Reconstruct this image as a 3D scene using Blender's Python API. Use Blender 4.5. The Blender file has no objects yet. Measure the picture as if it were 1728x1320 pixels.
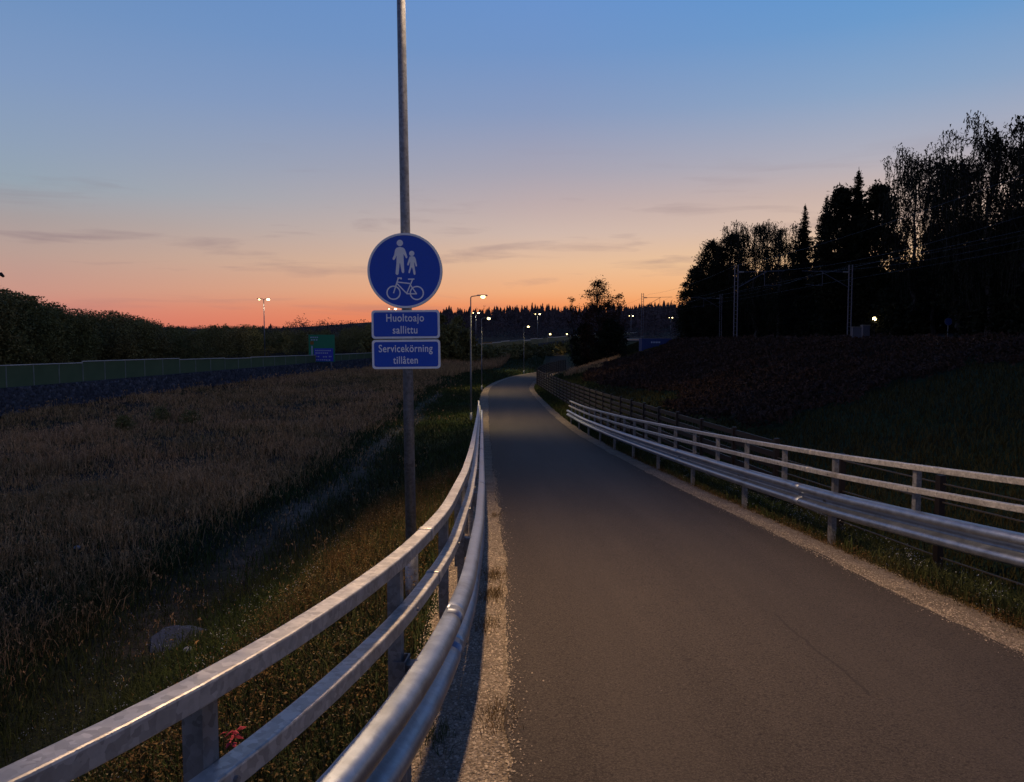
import bpy, bmesh, math, random
import numpy as np
from mathutils import Vector, Matrix
R = math.radians
random.seed(7); rng = np.random.default_rng(11)
scene = bpy.context.scene
COL = scene.collection

# ------------------------------------------------------------------ camera
F = 1305.0; PITCH = math.atan(87/1305); CZ = 1.75
cam = bpy.data.cameras.new('camera'); co = bpy.data.objects.new('camera', cam); COL.objects.link(co)
cam.sensor_width = 36; cam.lens = F/1728*36; cam.clip_end = 6000; cam.clip_start = .05
co.location = (0, 0, CZ); co.rotation_euler = (math.pi/2-PITCH, 0, 0)
scene.camera = co
cp, sp = math.cos(PITCH), math.sin(PITCH)
def at(u, v, Y):                       # a measured photo point at depth Y -> world point
    a = (u-864)/F; b = (660-v)/F; t = Y/(cp+b*sp)
    return Vector((a*t, Y, CZ+t*(-sp+b*cp)))
def uv(X, Y, Z):
    dz = Z-CZ; d = Y*cp-dz*sp; return 864+F*X/d, 660-F*(Y*sp+dz*cp)/d

# ------------------------------------------------------------------ sky and light
scene.view_settings.view_transform = 'Standard'; scene.view_settings.look = 'None'
scene.view_settings.exposure = 0.0; scene.view_settings.gamma = 1.0
scene.render.engine = 'CYCLES'
scene.cycles.use_denoising = True
scene.cycles.max_bounces = 6; scene.cycles.transparent_max_bounces = 12
scene.cycles.sample_clamp_indirect = 4.0
def lin(r, g, b):
    f = lambda c: (c/255/12.92 if c <= 10 else ((c/255+.055)/1.055)**2.4)
    return (f(r), f(g), f(b), 1)
world = bpy.data.worlds.new('World'); scene.world = world; world.use_nodes = True
wt = world.node_tree; wt.nodes.clear()
def N(t, kind, **kw):
    n = t.nodes.new(kind)
    for k, v in kw.items(): setattr(n, k, v)
    return n
def mth(t, op, a, b=None, c=None, clamp=False):
    n = N(t, 'ShaderNodeMath', operation=op); n.use_clamp = clamp
    for i, x in enumerate((a, b, c)):
        if x is None: continue
        if isinstance(x, (int, float)): n.inputs[i].default_value = x
        else: t.links.new(x, n.inputs[i])
    return n.outputs[0]
def ramp(t, fac, stops):
    n = N(t, 'ShaderNodeValToRGB'); cr = n.color_ramp
    while len(cr.elements) < len(stops): cr.elements.new(.5)
    for e, (p, c) in zip(cr.elements, stops):
        e.position = p; e.color = c if len(c) == 4 else (*c, 1)
    t.links.new(fac, n.inputs[0]); return n.outputs[0]
def mixc(t, fac, a, b, mode='MIX'):
    n = N(t, 'ShaderNodeMix', data_type='RGBA', blend_type=mode)
    for s, x in ((n.inputs[0], fac), (n.inputs[6], a), (n.inputs[7], b)):
        if isinstance(x, (int, float)): s.default_value = x
        elif isinstance(x, tuple): s.default_value = x if len(x) == 4 else (*x, 1)
        else: t.links.new(x, s)
    return n.outputs[2]
tc = N(wt, 'ShaderNodeTexCoord'); sep = N(wt, 'ShaderNodeSeparateXYZ'); wt.links.new(tc.outputs['Generated'], sep.inputs[0])
elev = mth(wt, 'MULTIPLY', mth(wt, 'ARCSINE', sep.outputs[2]), 180/math.pi/90)
azim = mth(wt, 'MULTIPLY', mth(wt, 'ARCTAN2', sep.outputs[0], sep.outputs[1]), 180/math.pi)
def stops(l): return [(max(e, 0)/90, lin(*c)) for e, c in l]
mid = ramp(wt, elev, stops([(0, (236, 112, 62)), (2.2, (243, 142, 86)), (3.4, (241, 173, 124)), (5.4, (230, 187, 152)), (7.6, (208, 184, 172)), (9.7, (190, 172, 172)),
    (12, (168, 164, 178)), (16, (136, 154, 190)), (20, (114, 148, 198)), (24.5, (102, 145, 205)), (42, (52, 86, 148)), (90, (22, 42, 86))]))
lef = ramp(wt, elev, stops([(0, (204, 114, 104)), (1.5, (210, 130, 116)), (3, (201, 149, 134)), (5.4, (186, 158, 148)), (7.6, (168, 158, 158)), (9.7, (150, 164, 177)),
    (12, (142, 160, 184)), (16, (127, 153, 192)), (20, (112, 146, 192)), (24.5, (98, 138, 190)), (42, (52, 86, 148)), (90, (22, 42, 86))]))
rig = ramp(wt, elev, stops([(0, (240, 130, 66)), (3, (248, 176, 108)), (5.4, (242, 199, 152)), (7.6, (220, 190, 170)), (9.7, (202, 180, 172)),
    (12, (176, 174, 186)), (16, (138, 164, 198)), (20, (108, 154, 204)), (24.5, (86, 146, 208)), (42, (52, 86, 148)), (90, (22, 42, 86))]))
bak = ramp(wt, elev, stops([(0, (120, 124, 146)), (6, (168, 160, 174)), (12, (146, 150, 178)), (24, (82, 104, 154)), (45, (38, 64, 122)), (90, (22, 42, 86))]))  # sky behind the camera; low band brightened to light the sign faces
fl = mth(wt, 'DIVIDE', mth(wt, 'SUBTRACT', 2, azim), 34, clamp=True)
fr = mth(wt, 'DIVIDE', mth(wt, 'SUBTRACT', azim, 2), 22, clamp=True)
fb = mth(wt, 'SMOOTHSTEP' if False else 'DIVIDE', mth(wt, 'SUBTRACT', mth(wt, 'ABSOLUTE', azim), 34), 62, clamp=True)
sky = mixc(wt, fl, mid, lef); sky = mixc(wt, fr, sky, rig); sky = mixc(wt, fb, sky, bak)
# thin dusk cloud streaks, all round the sky
cmap = N(wt, 'ShaderNodeCombineXYZ'); wt.links.new(mth(wt, 'MULTIPLY', azim, .06), cmap.inputs[0]); wt.links.new(mth(wt, 'MULTIPLY', elev, 46), cmap.inputs[1])
cn = N(wt, 'ShaderNodeTexNoise'); cn.inputs['Scale'].default_value = 1.35; cn.inputs['Detail'].default_value = 6; cn.inputs['Roughness'].default_value = .55
cn.inputs['Distortion'].default_value = .35
cmap.inputs[2].default_value = 3.7
wt.links.new(cmap.outputs[0], cn.inputs['Vector'])
cm = ramp(wt, cn.outputs[0], [(.55, (0, 0, 0)), (.70, (1, 1, 1))])
ew = ramp(wt, elev, [(0, (.2, .2, .2)), (.035, (.6, .6, .6)), (.075, (1, 1, 1)), (.115, (.45, .45, .45)), (.16, (0, 0, 0))])
cf = mth(wt, 'MULTIPLY', mth(wt, 'MULTIPLY', cm, ew), .46)
sky = mixc(wt, cf, sky, lin(132, 112, 122))
# a faint Nishita twilight under it (sun just at the horizon, straight ahead)
nish = N(wt, 'ShaderNodeTexSky', sky_type='NISHITA'); nish.sun_disc = False
nish.sun_elevation = R(0.5); nish.sun_rotation = R(3)
bg1 = N(wt, 'ShaderNodeBackground'); bg1.inputs[1].default_value = 1.0; wt.links.new(sky, bg1.inputs[0])
bg2 = N(wt, 'ShaderNodeBackground'); bg2.inputs[1].default_value = .001; wt.links.new(nish.outputs[0], bg2.inputs[0])
ads = N(wt, 'ShaderNodeAddShader'); wt.links.new(bg1.outputs[0], ads.inputs[0]); wt.links.new(bg2.outputs[0], ads.inputs[1])
wo = N(wt, 'ShaderNodeOutputWorld'); wt.links.new(ads.outputs[0], wo.inputs[0])
sun = bpy.data.lights.new('sun', 'SUN'); sun.energy = .02; sun.angle = R(10); sun.color = (1, .6, .35)
so = bpy.data.objects.new('sun', sun); COL.objects.link(so); so.rotation_euler = (R(89), 0, R(177)); so.location = (0, 0, 50)

# ------------------------------------------------------------------ materials
def material(name, col, rough=.8, metal=0, noise=None, bump=None, spec=.3, island=0):
    """noise: list of (scale, amount, colour2); bump: (scale, strength)"""
    m = bpy.data.materials.new(name); m.use_nodes = True; t = m.node_tree
    b = t.nodes['Principled BSDF']; b.inputs['Roughness'].default_value = rough; b.inputs['Metallic'].default_value = metal
    b.inputs['Specular IOR Level'].default_value = spec
    c = (*col, 1) if len(col) == 3 else col
    tcd = N(t, 'ShaderNodeTexCoord'); out = None
    for sc, amt, c2 in (noise or []):
        n = N(t, 'ShaderNodeTexNoise'); n.inputs['Scale'].default_value = sc; n.inputs['Detail'].default_value = 4
        t.links.new(tcd.outputs['Object'], n.inputs['Vector'])
        f = ramp(t, n.outputs[0], [(.38, (0, 0, 0)), (.64, (amt, amt, amt))])
        out = mixc(t, f, out if out is not None else c, c2)
    if island:
        g = N(t, 'ShaderNodeNewGeometry'); f = mth(t, 'MULTIPLY_ADD', g.outputs['Random Per Island'], island*2, 1-island)
        cc = N(t, 'ShaderNodeCombineColor')
        for i in range(3): t.links.new(f, cc.inputs[i])
        out = mixc(t, 1.0, out if out is not None else c, cc.outputs[0], 'MULTIPLY')
    if out is not None: t.links.new(out, b.inputs['Base Color'])
    else: b.inputs['Base Color'].default_value = c
    if bump:
        n = N(t, 'ShaderNodeTexNoise'); n.inputs['Scale'].default_value = bump[0]; n.inputs['Detail'].default_value = 5
        t.links.new(tcd.outputs['Object'], n.inputs['Vector'])
        bp = N(t, 'ShaderNodeBump'); bp.inputs['Strength'].default_value = bump[1]; bp.inputs['Distance'].default_value = .02
        t.links.new(n.outputs[0], bp.inputs['Height']); t.links.new(bp.outputs[0], b.inputs['Normal'])
    return m
def emissive(name, col, s):
    m = bpy.data.materials.new(name); m.use_nodes = True; t = m.node_tree; b = t.nodes['Principled BSDF']
    b.inputs['Base Color'].default_value = (*col, 1); b.inputs['Emission Color'].default_value = (*col, 1); b.inputs['Emission Strength'].default_value = s
    return m
M = {}
# galvanised steel: spangled zinc, partly metallic
def galv(name, base, metal, rough, spg=.5):
    m = bpy.data.materials.new(name); m.use_nodes = True; t = m.node_tree; b = t.nodes['Principled BSDF']
    tcd = N(t, 'ShaderNodeTexCoord')
    vo = N(t, 'ShaderNodeTexVoronoi'); vo.inputs['Scale'].default_value = 46
    nz = N(t, 'ShaderNodeTexNoise'); nz.inputs['Scale'].default_value = 9; nz.inputs['Detail'].default_value = 6
    dist = N(t, 'ShaderNodeTexNoise'); dist.inputs['Scale'].default_value = 30
    va = N(t, 'ShaderNodeVectorMath', operation='MULTIPLY_ADD'); va.inputs[1].default_value = (.03, .03, .03)
    t.links.new(tcd.outputs['Object'], dist.inputs['Vector']); t.links.new(dist.outputs['Color'], va.inputs[0]); t.links.new(tcd.outputs['Object'], va.inputs[2])
    t.links.new(va.outputs[0], vo.inputs['Vector']); t.links.new(tcd.outputs['Object'], nz.inputs['Vector'])
    sc = N(t, 'ShaderNodeSeparateColor'); t.links.new(vo.outputs['Color'], sc.inputs[0])
    f = mth(t, 'MULTIPLY_ADD', sc.outputs[0], spg, 1-spg/2)
    f = mth(t, 'MULTIPLY', f, mth(t, 'MULTIPLY_ADD', nz.outputs[0], .7, .62))
    st = N(t, 'ShaderNodeTexNoise'); st.inputs['Scale'].default_value = 1.7; st.inputs['Detail'].default_value = 8; st.inputs['Roughness'].default_value = .7
    t.links.new(tcd.outputs['Object'], st.inputs['Vector'])
    cc = N(t, 'ShaderNodeCombineColor')
    for i in range(3): t.links.new(f, cc.inputs[i])
    bc = mixc(t, 1.0, (*base, 1), cc.outputs[0], 'MULTIPLY')
    bc = mixc(t, ramp(t, st.outputs[0], [(.52, (0, 0, 0)), (.68, (.55, .55, .55))]), bc, (base[0]*.5, base[1]*.45, base[2]*.38))
    t.links.new(bc, b.inputs['Base Color'])
    b.inputs['Metallic'].default_value = metal
    t.links.new(mth(t, 'MULTIPLY_ADD', nz.outputs[0], .3, rough-.15), b.inputs['Roughness'])
    return m
M['galv'] = galv('galvanised_steel', (.42, .415, .40), .45, .46)
M['galv_beam'] = galv('galvanised_beam_steel', (.26, .305, .385), .88, .42, .15)
M['galv_post'] = galv('galvanised_post_steel', (.22, .225, .235), .6, .5)
M['pole'] = galv('galvanised_pole_steel', (.17, .19, .225), .65, .48)
M['fence'] = material('fence_brown_black_paint', (.011, .0085, .0085), .55, noise=[(6, .6, (.016, .011, .010))])
M['fencewire'] = material('fence_thin_rail', (.05, .045, .04), .5, noise=[(6, .6, (.035, .03, .028))])
M['blue'] = material('sign_blue_sheeting', (.006, .075, .52), .35, noise=[(5, .5, (.010, .085, .56)), (40, .25, (.02, .08, .42))])
M['white'] = material('sign_white_sheeting', (.88, .89, .90), .5, noise=[(20, .3, (.76, .77, .78))])
M['signback'] = material('sign_aluminium', (.35, .35, .36), .5, .8)
M['green'] = material('sign_green', (.008, .17, .085), .5, noise=[(3, .3, (.01, .19, .10))])
M['signblue2'] = material('sign_panel_blue', (.025, .04, .42), .5, noise=[(3, .3, (.03, .055, .46))])
M['palewhite'] = material('sign_pale_letter', (.34, .42, .55), .5, noise=[(5, .3, (.2, .26, .4))])
M['yellow'] = material('sign_amber', (.20, .09, .01), .5, noise=[(5, .3, (.2, .1, .02))])
M['rock'] = material('boulder_granite', (.06, .075, .11), .8, noise=[(3, .8, (.03, .036, .05)), (14, .5, (.10, .115, .15))], bump=(7, .6))
M['gabion'] = None
M['bark'] = material('bark', (.035, .027, .022), .9, noise=[(3, .6, (.02, .016, .013))])
M['birchbark'] = material('birch_bark', (.07, .066, .066), .8, noise=[(2.5, .9, (.03, .027, .025))])
M['leaf'] = material('leaf_dark', (.014, .016, .008), .8, island=.5, spec=.1, noise=[(.6, .5, (.02, .018, .008))])
M['leaf2'] = material('leaf_thicket', (.15, .145, .05), .8, island=.5, spec=.1, noise=[(.18, .8, (.19, .145, .055))])
M['leaf_aut'] = material('leaf_autumn', (.05, .022, .012), .8, island=.5, spec=.1, noise=[(.5, .5, (.03, .02, .01))])
M['needle'] = material('needle_dark', (.008, .010, .007), .85, island=.4, spec=.1, noise=[(.5, .4, (.012, .012, .008))])
M['ridge'] = material('far_wood_hazed_needles', (.085, .066, .070), .9, island=.35, spec=.05, noise=[(.02, .6, (.06, .05, .052))])  # distance haze put into the colour: paler, purplish needles
M['heather'] = material('heather_twigs', (.046, .031, .025), .9, island=.5, spec=.05, noise=[(.3, .8, (.058, .032, .021))])
M['dry'] = material('dry_grass', (.48, .28, .125), .85, island=.5, spec=.1, noise=[(.25, .9, (.23, .16, .065)), (.09, .7, (.50, .28, .14))])
M['grass'] = material('green_grass', (.035, .055, .014), .8, island=.5, spec=.15, noise=[(.4, .7, (.06, .055, .02))])
M['slopegrass'] = material('slope_turf', (.046, .044, .015), .85, island=.5, spec=.08, noise=[(.4, .7, (.054, .046, .017))])
M['weed'] = material('dry_weed_stalks', (.12, .068, .024), .8, island=.6, spec=.15, noise=[(1.1, .7, (.05, .05, .016))])
M['seed'] = material('seed_heads', (.26, .20, .09), .8, island=.4, noise=[(3, .6, (.34, .30, .19))])
M['petal'] = material('white_petals', (.42, .46, .50), .8, island=.25, noise=[(5, .4, (.36, .40, .46))])
M['redleaf'] = material('red_leaf', (.36, .018, .035), .7, island=.3, noise=[(9, .5, (.28, .012, .02))])
M['ballast'] = material('railway_ballast', (.05, .045, .045), .9, noise=[(1.5, .6, (.035, .032, .03))], bump=(8, .7))
M['railsteel'] = material('rail_steel', (.30, .29, .29), .35, .9, noise=[(4, .4, (.2, .17, .16))])
M['mast'] = material('mast_zinc', (.11, .115, .15), .6, .3, noise=[(2, .4, (.08, .085, .11))])
M['wire'] = material('wire', (.06, .055, .07), .5, .3, noise=[(2, .4, (.05, .05, .06))])
M['conc'] = material('concrete', (.22, .21, .20), .85, noise=[(4, .6, (.16, .155, .15))], bump=(20, .3))
M['road'] = material('highway_asphalt', (.03, .03, .03), .85, noise=[(.6, .5, (.025, .025, .025))])
M['cap'] = material('barrier_cap_metal', (.62, .60, .54), .5, .2, noise=[(.7, .5, (.4, .39, .36))])
M['bpost'] = material('barrier_post_metal', (.24, .27, .24), .6, .3, noise=[(2, .4, (.08, .09, .085))])
M['housewall'] = material('dark_timber', (.03, .022, .018), .85, noise=[(3, .6, (.022, .017, .014))], bump=(9, .3))
M['roof'] = material('roof_sheet', (.02, .02, .022), .7, noise=[(2, .6, (.03, .028, .028))])
M['frame'] = material('window_frame_paint', (.14, .14, .12), .7, noise=[(5, .4, (.11, .11, .10))])
M['pane'] = material('window_pane', (.008, .008, .01), .12, noise=[(2, .3, (.012, .012, .014))], spec=.5)
M['tarp'] = material('blue_container_paint', (.012, .032, .13), .6, noise=[(1.5, .6, (.02, .045, .16))])
M['stonechip'] = material('gravel_chips', (.36, .30, .22), .9, island=.6, noise=[(9, .6, (.17, .15, .13))])
M['black'] = material('black_paint', (.01, .01, .011), .6, noise=[(5, .4, (.014, .014, .014))])
M['lampwarm'] = emissive('led_lens_warm', (1, .74, .30), 8)
M['lampbright'] = emissive('led_lens_bright', (1, .76, .36), 11)
def asphalt():
    m = bpy.data.materials.new('cycle_path_asphalt'); m.use_nodes = True; t = m.node_tree; b = t.nodes['Principled BSDF']
    g = N(t, 'ShaderNodeTexCoord').outputs['Object']
    def nz(s, d=4, r=.5, vec=None):
        n = N(t, 'ShaderNodeTexNoise'); n.inputs['Scale'].default_value = s; n.inputs['Detail'].default_value = d; n.inputs['Roughness'].default_value = r
        t.links.new(vec or g, n.inputs['Vector']); return n.outputs[0]
    mp = N(t, 'ShaderNodeMapping'); mp.inputs['Scale'].default_value = (1.6, .10, 1); t.links.new(g, mp.inputs[0])
    streak = nz(1.2, 5, .55, mp.outputs[0])
    c = mixc(t, ramp(t, streak, [(.40, (0, 0, 0)), (.62, (1, 1, 1))]), (.037, .029, .022), (.056, .045, .035))
    c = mixc(t, ramp(t, nz(1.1, 5), [(.4, (0, 0, 0)), (.7, (.6, .6, .6))]), c, (.039, .031, .024))
    fine = nz(105, 4, .8)
    c = mixc(t, ramp(t, fine, [(.45, (0, 0, 0)), (.64, (.95, .95, .95))]), c, (.112, .094, .077))
    c = mixc(t, ramp(t, nz(60, 4, .7), [(.51, (0, 0, 0)), (.64, (.85, .85, .85))]), c, (.014, .011, .009))
    vo = N(t, 'ShaderNodeTexVoronoi'); vo.inputs['Scale'].default_value = 26; t.links.new(g, vo.inputs['Vector'])
    sc = N(t, 'ShaderNodeSeparateColor'); t.links.new(vo.outputs['Color'], sc.inputs[0])
    chip = mth(t, 'MULTIPLY', mth(t, 'GREATER_THAN', sc.outputs[0], .975), mth(t, 'LESS_THAN', vo.outputs['Distance'], .10))
    c = mixc(t, chip, c, (.28, .25, .22))
    # a hairline crack or two
    mp2 = N(t, 'ShaderNodeMapping'); mp2.inputs['Scale'].default_value = (.5, .16, 1); t.links.new(g, mp2.inputs[0])
    cr = nz(1.0, 6, .6, mp2.outputs[0])
    crk = mth(t, 'LESS_THAN', mth(t, 'ABSOLUTE', mth(t, 'SUBTRACT', cr, .62)), .0012)
    c = mixc(t, mth(t, 'MULTIPLY', crk, .55), c, (.03, .028, .026))
    sx = N(t, 'ShaderNodeSeparateXYZ'); t.links.new(g, sx.inputs[0])
    for x0, y0, ln, wd in ((2.09, 5.2, .85, .011),):   # paving joints opened into cracks
        off = mth(t, 'ABSOLUTE', mth(t, 'SUBTRACT', mth(t, 'ADD', sx.outputs[0], mth(t, 'MULTIPLY', nz(2.4, 4), .14)), x0+.07))
        inl = mth(t, 'LESS_THAN', mth(t, 'ABSOLUTE', mth(t, 'SUBTRACT', sx.outputs[1], y0)), ln)
        c = mixc(t, mth(t, 'MULTIPLY', mth(t, 'MULTIPLY', inl, mth(t, 'LESS_THAN', off, wd)), .6), c, (.022, .018, .015))
    for x0, wd in ((.85, .42), (2.45, .42)):      # polished wheel lines
        d = mth(t, 'DIVIDE', mth(t, 'ABSOLUTE', mth(t, 'SUBTRACT', mth(t, 'ADD', sx.outputs[0], mth(t, 'MULTIPLY', sx.outputs[1], .024)), x0)), wd)
        c = mixc(t, mth(t, 'MULTIPLY', mth(t, 'SUBTRACT', 1, d, clamp=True), .28), c, (.075, .062, .050))
    t.links.new(c, b.inputs['Base Color']); b.inputs['Roughness'].default_value = .82; b.inputs['Specular IOR Level'].default_value = .25
    bp = N(t, 'ShaderNodeBump'); bp.inputs['Strength'].default_value = .8; bp.inputs['Distance'].default_value = .006
    t.links.new(mth(t, 'ADD', fine, mth(t, 'MULTIPLY', nz(45, 3), .8)), bp.inputs['Height']); t.links.new(bp.outputs[0], b.inputs['Normal'])
    return m
M['asphalt'] = asphalt()
def cellular(name, scale, cols, strength, dist, rough=.9):
    m = bpy.data.materials.new(name); m.use_nodes = True; t = m.node_tree; b = t.nodes['Principled BSDF']
    g = N(t, 'ShaderNodeTexCoord').outputs['Object']
    vo = N(t, 'ShaderNodeTexVoronoi'); vo.inputs['Scale'].default_value = scale; t.links.new(g, vo.inputs['Vector'])
    sc = N(t, 'ShaderNodeSeparateColor'); t.links.new(vo.outputs['Color'], sc.inputs[0])
    n = len(cols); c = ramp(t, sc.outputs[0], [(i/(n-1), x) for i, x in enumerate(cols)])
    nz = N(t, 'ShaderNodeTexNoise'); nz.inputs['Scale'].default_value = 2.5; nz.inputs['Detail'].default_value = 5; t.links.new(g, nz.inputs['Vector'])
    c = mixc(t, ramp(t, nz.outputs[0], [(.4, (0, 0, 0)), (.65, (.6, .6, .6))]), c, tuple(.6*x for x in cols[0]))
    t.links.new(c, b.inputs['Base Color']); b.inputs['Roughness'].default_value = rough; b.inputs['Specular IOR Level'].default_value = .2
    bp = N(t, 'ShaderNodeBump'); bp.inputs['Strength'].default_value = strength; bp.inputs['Distance'].default_value = dist; bp.invert = True
    t.links.new(vo.outputs['Distance'], bp.inputs['Height']); t.links.new(bp.outputs[0], b.inputs['Normal'])
    return m
M['gravel'] = cellular('gravel_shoulder', 75, [(.19, .15, .105), (.30, .245, .18), (.10, .08, .06), (.44, .37, .28)], 1.0, .012)
M['gabion'] = cellular('gabion_stone', 6, [(.04, .043, .055), (.09, .095, .12), (.05, .055, .07), (.15, .155, .18)], 1.0, .10)
def ground_material():
    m = bpy.data.materials.new('soil_and_turf'); m.use_nodes = True; t = m.node_tree; b = t.nodes['Principled BSDF']
    at_ = N(t, 'ShaderNodeAttribute'); at_.attribute_name = 'soil'
    g = N(t, 'ShaderNodeTexCoord').outputs['Object']
    out = at_.outputs['Color']
    for s, lo, hi in ((.35, .65, 1.3), (3.0, .55, 1.4), (22, .5, 1.5)):
        n = N(t, 'ShaderNodeTexNoise'); n.inputs['Scale'].default_value = s; n.inputs['Detail'].default_value = 5; t.links.new(g, n.inputs['Vector'])
        out = mixc(t, 1.0, out, ramp(t, n.outputs[0], [(.3, (lo,)*3), (.7, (hi,)*3)]), 'MULTIPLY')
    t.links.new(out, b.inputs['Base Color']); b.inputs['Roughness'].default_value = .95; b.inputs['Specular IOR Level'].default_value = .1
    n = N(t, 'ShaderNodeTexNoise'); n.inputs['Scale'].default_value = 12; n.inputs['Detail'].default_value = 6; t.links.new(g, n.inputs['Vector'])
    bp = N(t, 'ShaderNodeBump'); bp.inputs['Strength'].default_value = .9; bp.inputs['Distance'].default_value = .06
    t.links.new(n.outputs[0], bp.inputs['Height']); t.links.new(bp.outputs[0], b.inputs['Normal'])
    return m
M['ground'] = ground_material()
def glass_panel():
    m = bpy.data.materials.new('barrier_green_glass'); m.use_nodes = True; t = m.node_tree; t.nodes.clear()
    tr = N(t, 'ShaderNodeBsdfTransparent'); tr.inputs[0].default_value = (.55, .72, .58, 1)
    pr = N(t, 'ShaderNodeBsdfPrincipled'); pr.inputs['Base Color'].default_value = (.13, .18, .095, 1); pr.inputs['Roughness'].default_value = .4; pr.inputs['Specular IOR Level'].default_value = .3
    nz = N(t, 'ShaderNodeTexNoise'); nz.inputs['Scale'].default_value = .8; g = N(t, 'ShaderNodeTexCoord'); t.links.new(g.outputs['Object'], nz.inputs['Vector'])
    mx = N(t, 'ShaderNodeMixShader'); t.links.new(mth(t, 'MULTIPLY_ADD', nz.outputs[0], .3, .5), mx.inputs[0])
    t.links.new(tr.outputs[0], mx.inputs[1]); t.links.new(pr.outputs[0], mx.inputs[2])
    o = N(t, 'ShaderNodeOutputMaterial'); t.links.new(mx.outputs[0], o.inputs[0]); return m
M['glass'] = glass_panel()

# ------------------------------------------------------------------ builders
def link(o, parent=None):
    COL.objects.link(o)
    if parent is not None: o.parent = parent
    return o
def tag(o, label=None, cat=None, group=None, kind=None):
    for k, v in (('label', label), ('category', cat), ('group', group), ('kind', kind)):
        if v: o[k] = v
    return o
def empty(name, loc=(0, 0, 0), rz=0):
    o = bpy.data.objects.new(name, None); o.location = loc; o.rotation_euler = (0, 0, rz); o.empty_display_size = .2
    return link(o)
class MB:
    def __init__(s): s.v = []; s.f = []
    def add(s, vs, fs):
        k = len(s.v); s.v += [tuple(v) for v in vs]; s.f += [tuple(i+k for i in f) for f in fs]; return s
    def box(s, c, d, rot=None):
        x, y, z = (q/2 for q in d); vs = [Vector((sx*x, sy*y, sz*z)) for sx in (-1, 1) for sy in (-1, 1) for sz in (-1, 1)]
        if rot is not None: vs = [rot @ v for v in vs]
        return s.add([v+Vector(c) for v in vs], [(0, 1, 3, 2), (4, 6, 7, 5), (0, 4, 5, 1), (2, 3, 7, 6), (0, 2, 6, 4), (1, 5, 7, 3)])
    def tube(s, pts, rad, n=8, cap=True):
        pts = [Vector(p) for p in pts]
        if not isinstance(rad, (list, tuple)): rad = [rad]*len(pts)
        vs = []; ref = None
        for i, p in enumerate(pts):
            d = (pts[min(i+1, len(pts)-1)]-pts[max(i-1, 0)]).normalized()
            if ref is None: ref = Vector((1, 0, 0)) if abs(d.x) < .9 else Vector((0, 1, 0))
            a = (ref-d*ref.dot(d)).normalized(); ref = a; b = d.cross(a)
            vs += [p+(a*math.cos(t)+b*math.sin(t))*rad[i] for t in (2*math.pi*k/n for k in range(n))]
        fs = [(i*n+k, i*n+(k+1) % n, (i+1)*n+(k+1) % n, (i+1)*n+k) for i in range(len(pts)-1) for k in range(n)]
        if cap: fs += [tuple(range(n))[::-1], tuple((len(pts)-1)*n+k for k in range(n))]
        return s.add(vs, fs)
    def build(s, name, mat, parent=None, smooth=False, loc=None):
        me = bpy.data.meshes.new(name); me.from_pydata(s.v, [], s.f); me.update()
        if smooth: me.shade_smooth()
        me.materials.append(mat); o = bpy.data.objects.new(name, me)
        if loc is not None: o.location = loc
        return link(o, parent)
def fast_mesh(name, V, T, mat, parent=None, smooth=False):
    """V (n,3) float, T (m,k) int faces of equal size"""
    me = bpy.data.meshes.new(name); V = np.asarray(V, np.float32); T = np.asarray(T, np.int32); k = T.shape[1]
    me.vertices.add(len(V)); me.vertices.foreach_set('co', V.ravel())
    me.loops.add(T.size); me.loops.foreach_set('vertex_index', T.ravel())
    me.polygons.add(len(T)); me.polygons.foreach_set('loop_start', np.arange(0, T.size, k, dtype=np.int32))
    me.update(calc_edges=True); me.validate()
    if smooth: me.shade_smooth()
    me.materials.append(mat); return link(bpy.data.objects.new(name, me), parent)
def part(name, mesh_ob, parent, loc, scale=(1, 1, 1), rot=None):
    """another object on the same mesh data"""
    o = bpy.data.objects.new(name, mesh_ob.data if hasattr(mesh_ob, 'data') else mesh_ob); o.location = loc; o.scale = scale
    if rot is not None: o.rotation_euler = rot
    return link(o, parent)
def unit_box(name, mat, bevel=0):
    bm = bmesh.new(); bmesh.ops.create_cube(bm, size=1)
    me = bpy.data.meshes.new(name); bm.to_mesh(me); bm.free(); me.materials.append(mat); return me

# ------------------------------------------------------------------ the lie of the land
GY = np.arange(-80, 1600, .5)
def table(pts, smooth=4.0):
    p = np.array(pts, float); g = np.interp(GY, p[:, 0], p[:, 1])
    if smooth:
        k = np.exp(-.5*(np.arange(-40, 41)*.5/smooth)**2); k /= k.sum(); g = np.convolve(np.pad(g, 40, mode='edge'), k, 'valid')
    return lambda y: np.interp(y, GY, g)
ZP = table([(-80, 4), (-10, .74), (0, 0), (5.4, -.415), (8.5, -.64), (13, -.97), (17.6, -1.28), (23, -1.62), (31, -2.05), (40, -2.35), (50, -2.50), (65, -2.6), (80, -2.63), (110, -2.55), (135, -2.2), (170, -1.7), (220, -1.2), (1600, 0)], 1.6)
XL = table([(-80, 1.5), (-10, .15), (3, .02), (5.4, -.02), (9.2, -.11), (17.6, -.42), (31, -.90), (48, -1.48), (62.7, -1.95), (70, -2.0), (80.8, -1.3), (92.7, .45), (99, 2.2), (106, 4.6), (170, 8), (200, 9), (1600, 9)], 2.2)
PW = 3.5
ZF = table([(-80, 0), (0, -1.25), (8.7, -1.38), (13, -1.46), (19, -1.54), (33, -1.92), (48, -2.25), (60, -2.38), (72, -2.44), (100, -2.4), (135, -2.2), (200, -1), (1600, 0)], 3)
ZA = table([(-80, -1.8), (0, -2.25), (20, -2.4), (50, -2.65), (80, -2.72), (100, -2.45), (118, -1.9), (135, -1.4), (200, .3), (300, 2), (1600, 6)], 5)
ZB = table([(-80, -3.6), (30, -3.2), (47, -2.95), (66, -2.2), (96, -1.75), (137, -1.0), (200, .6), (250, 1.6), (500, 4.6), (1600, 6)], 4)
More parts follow.
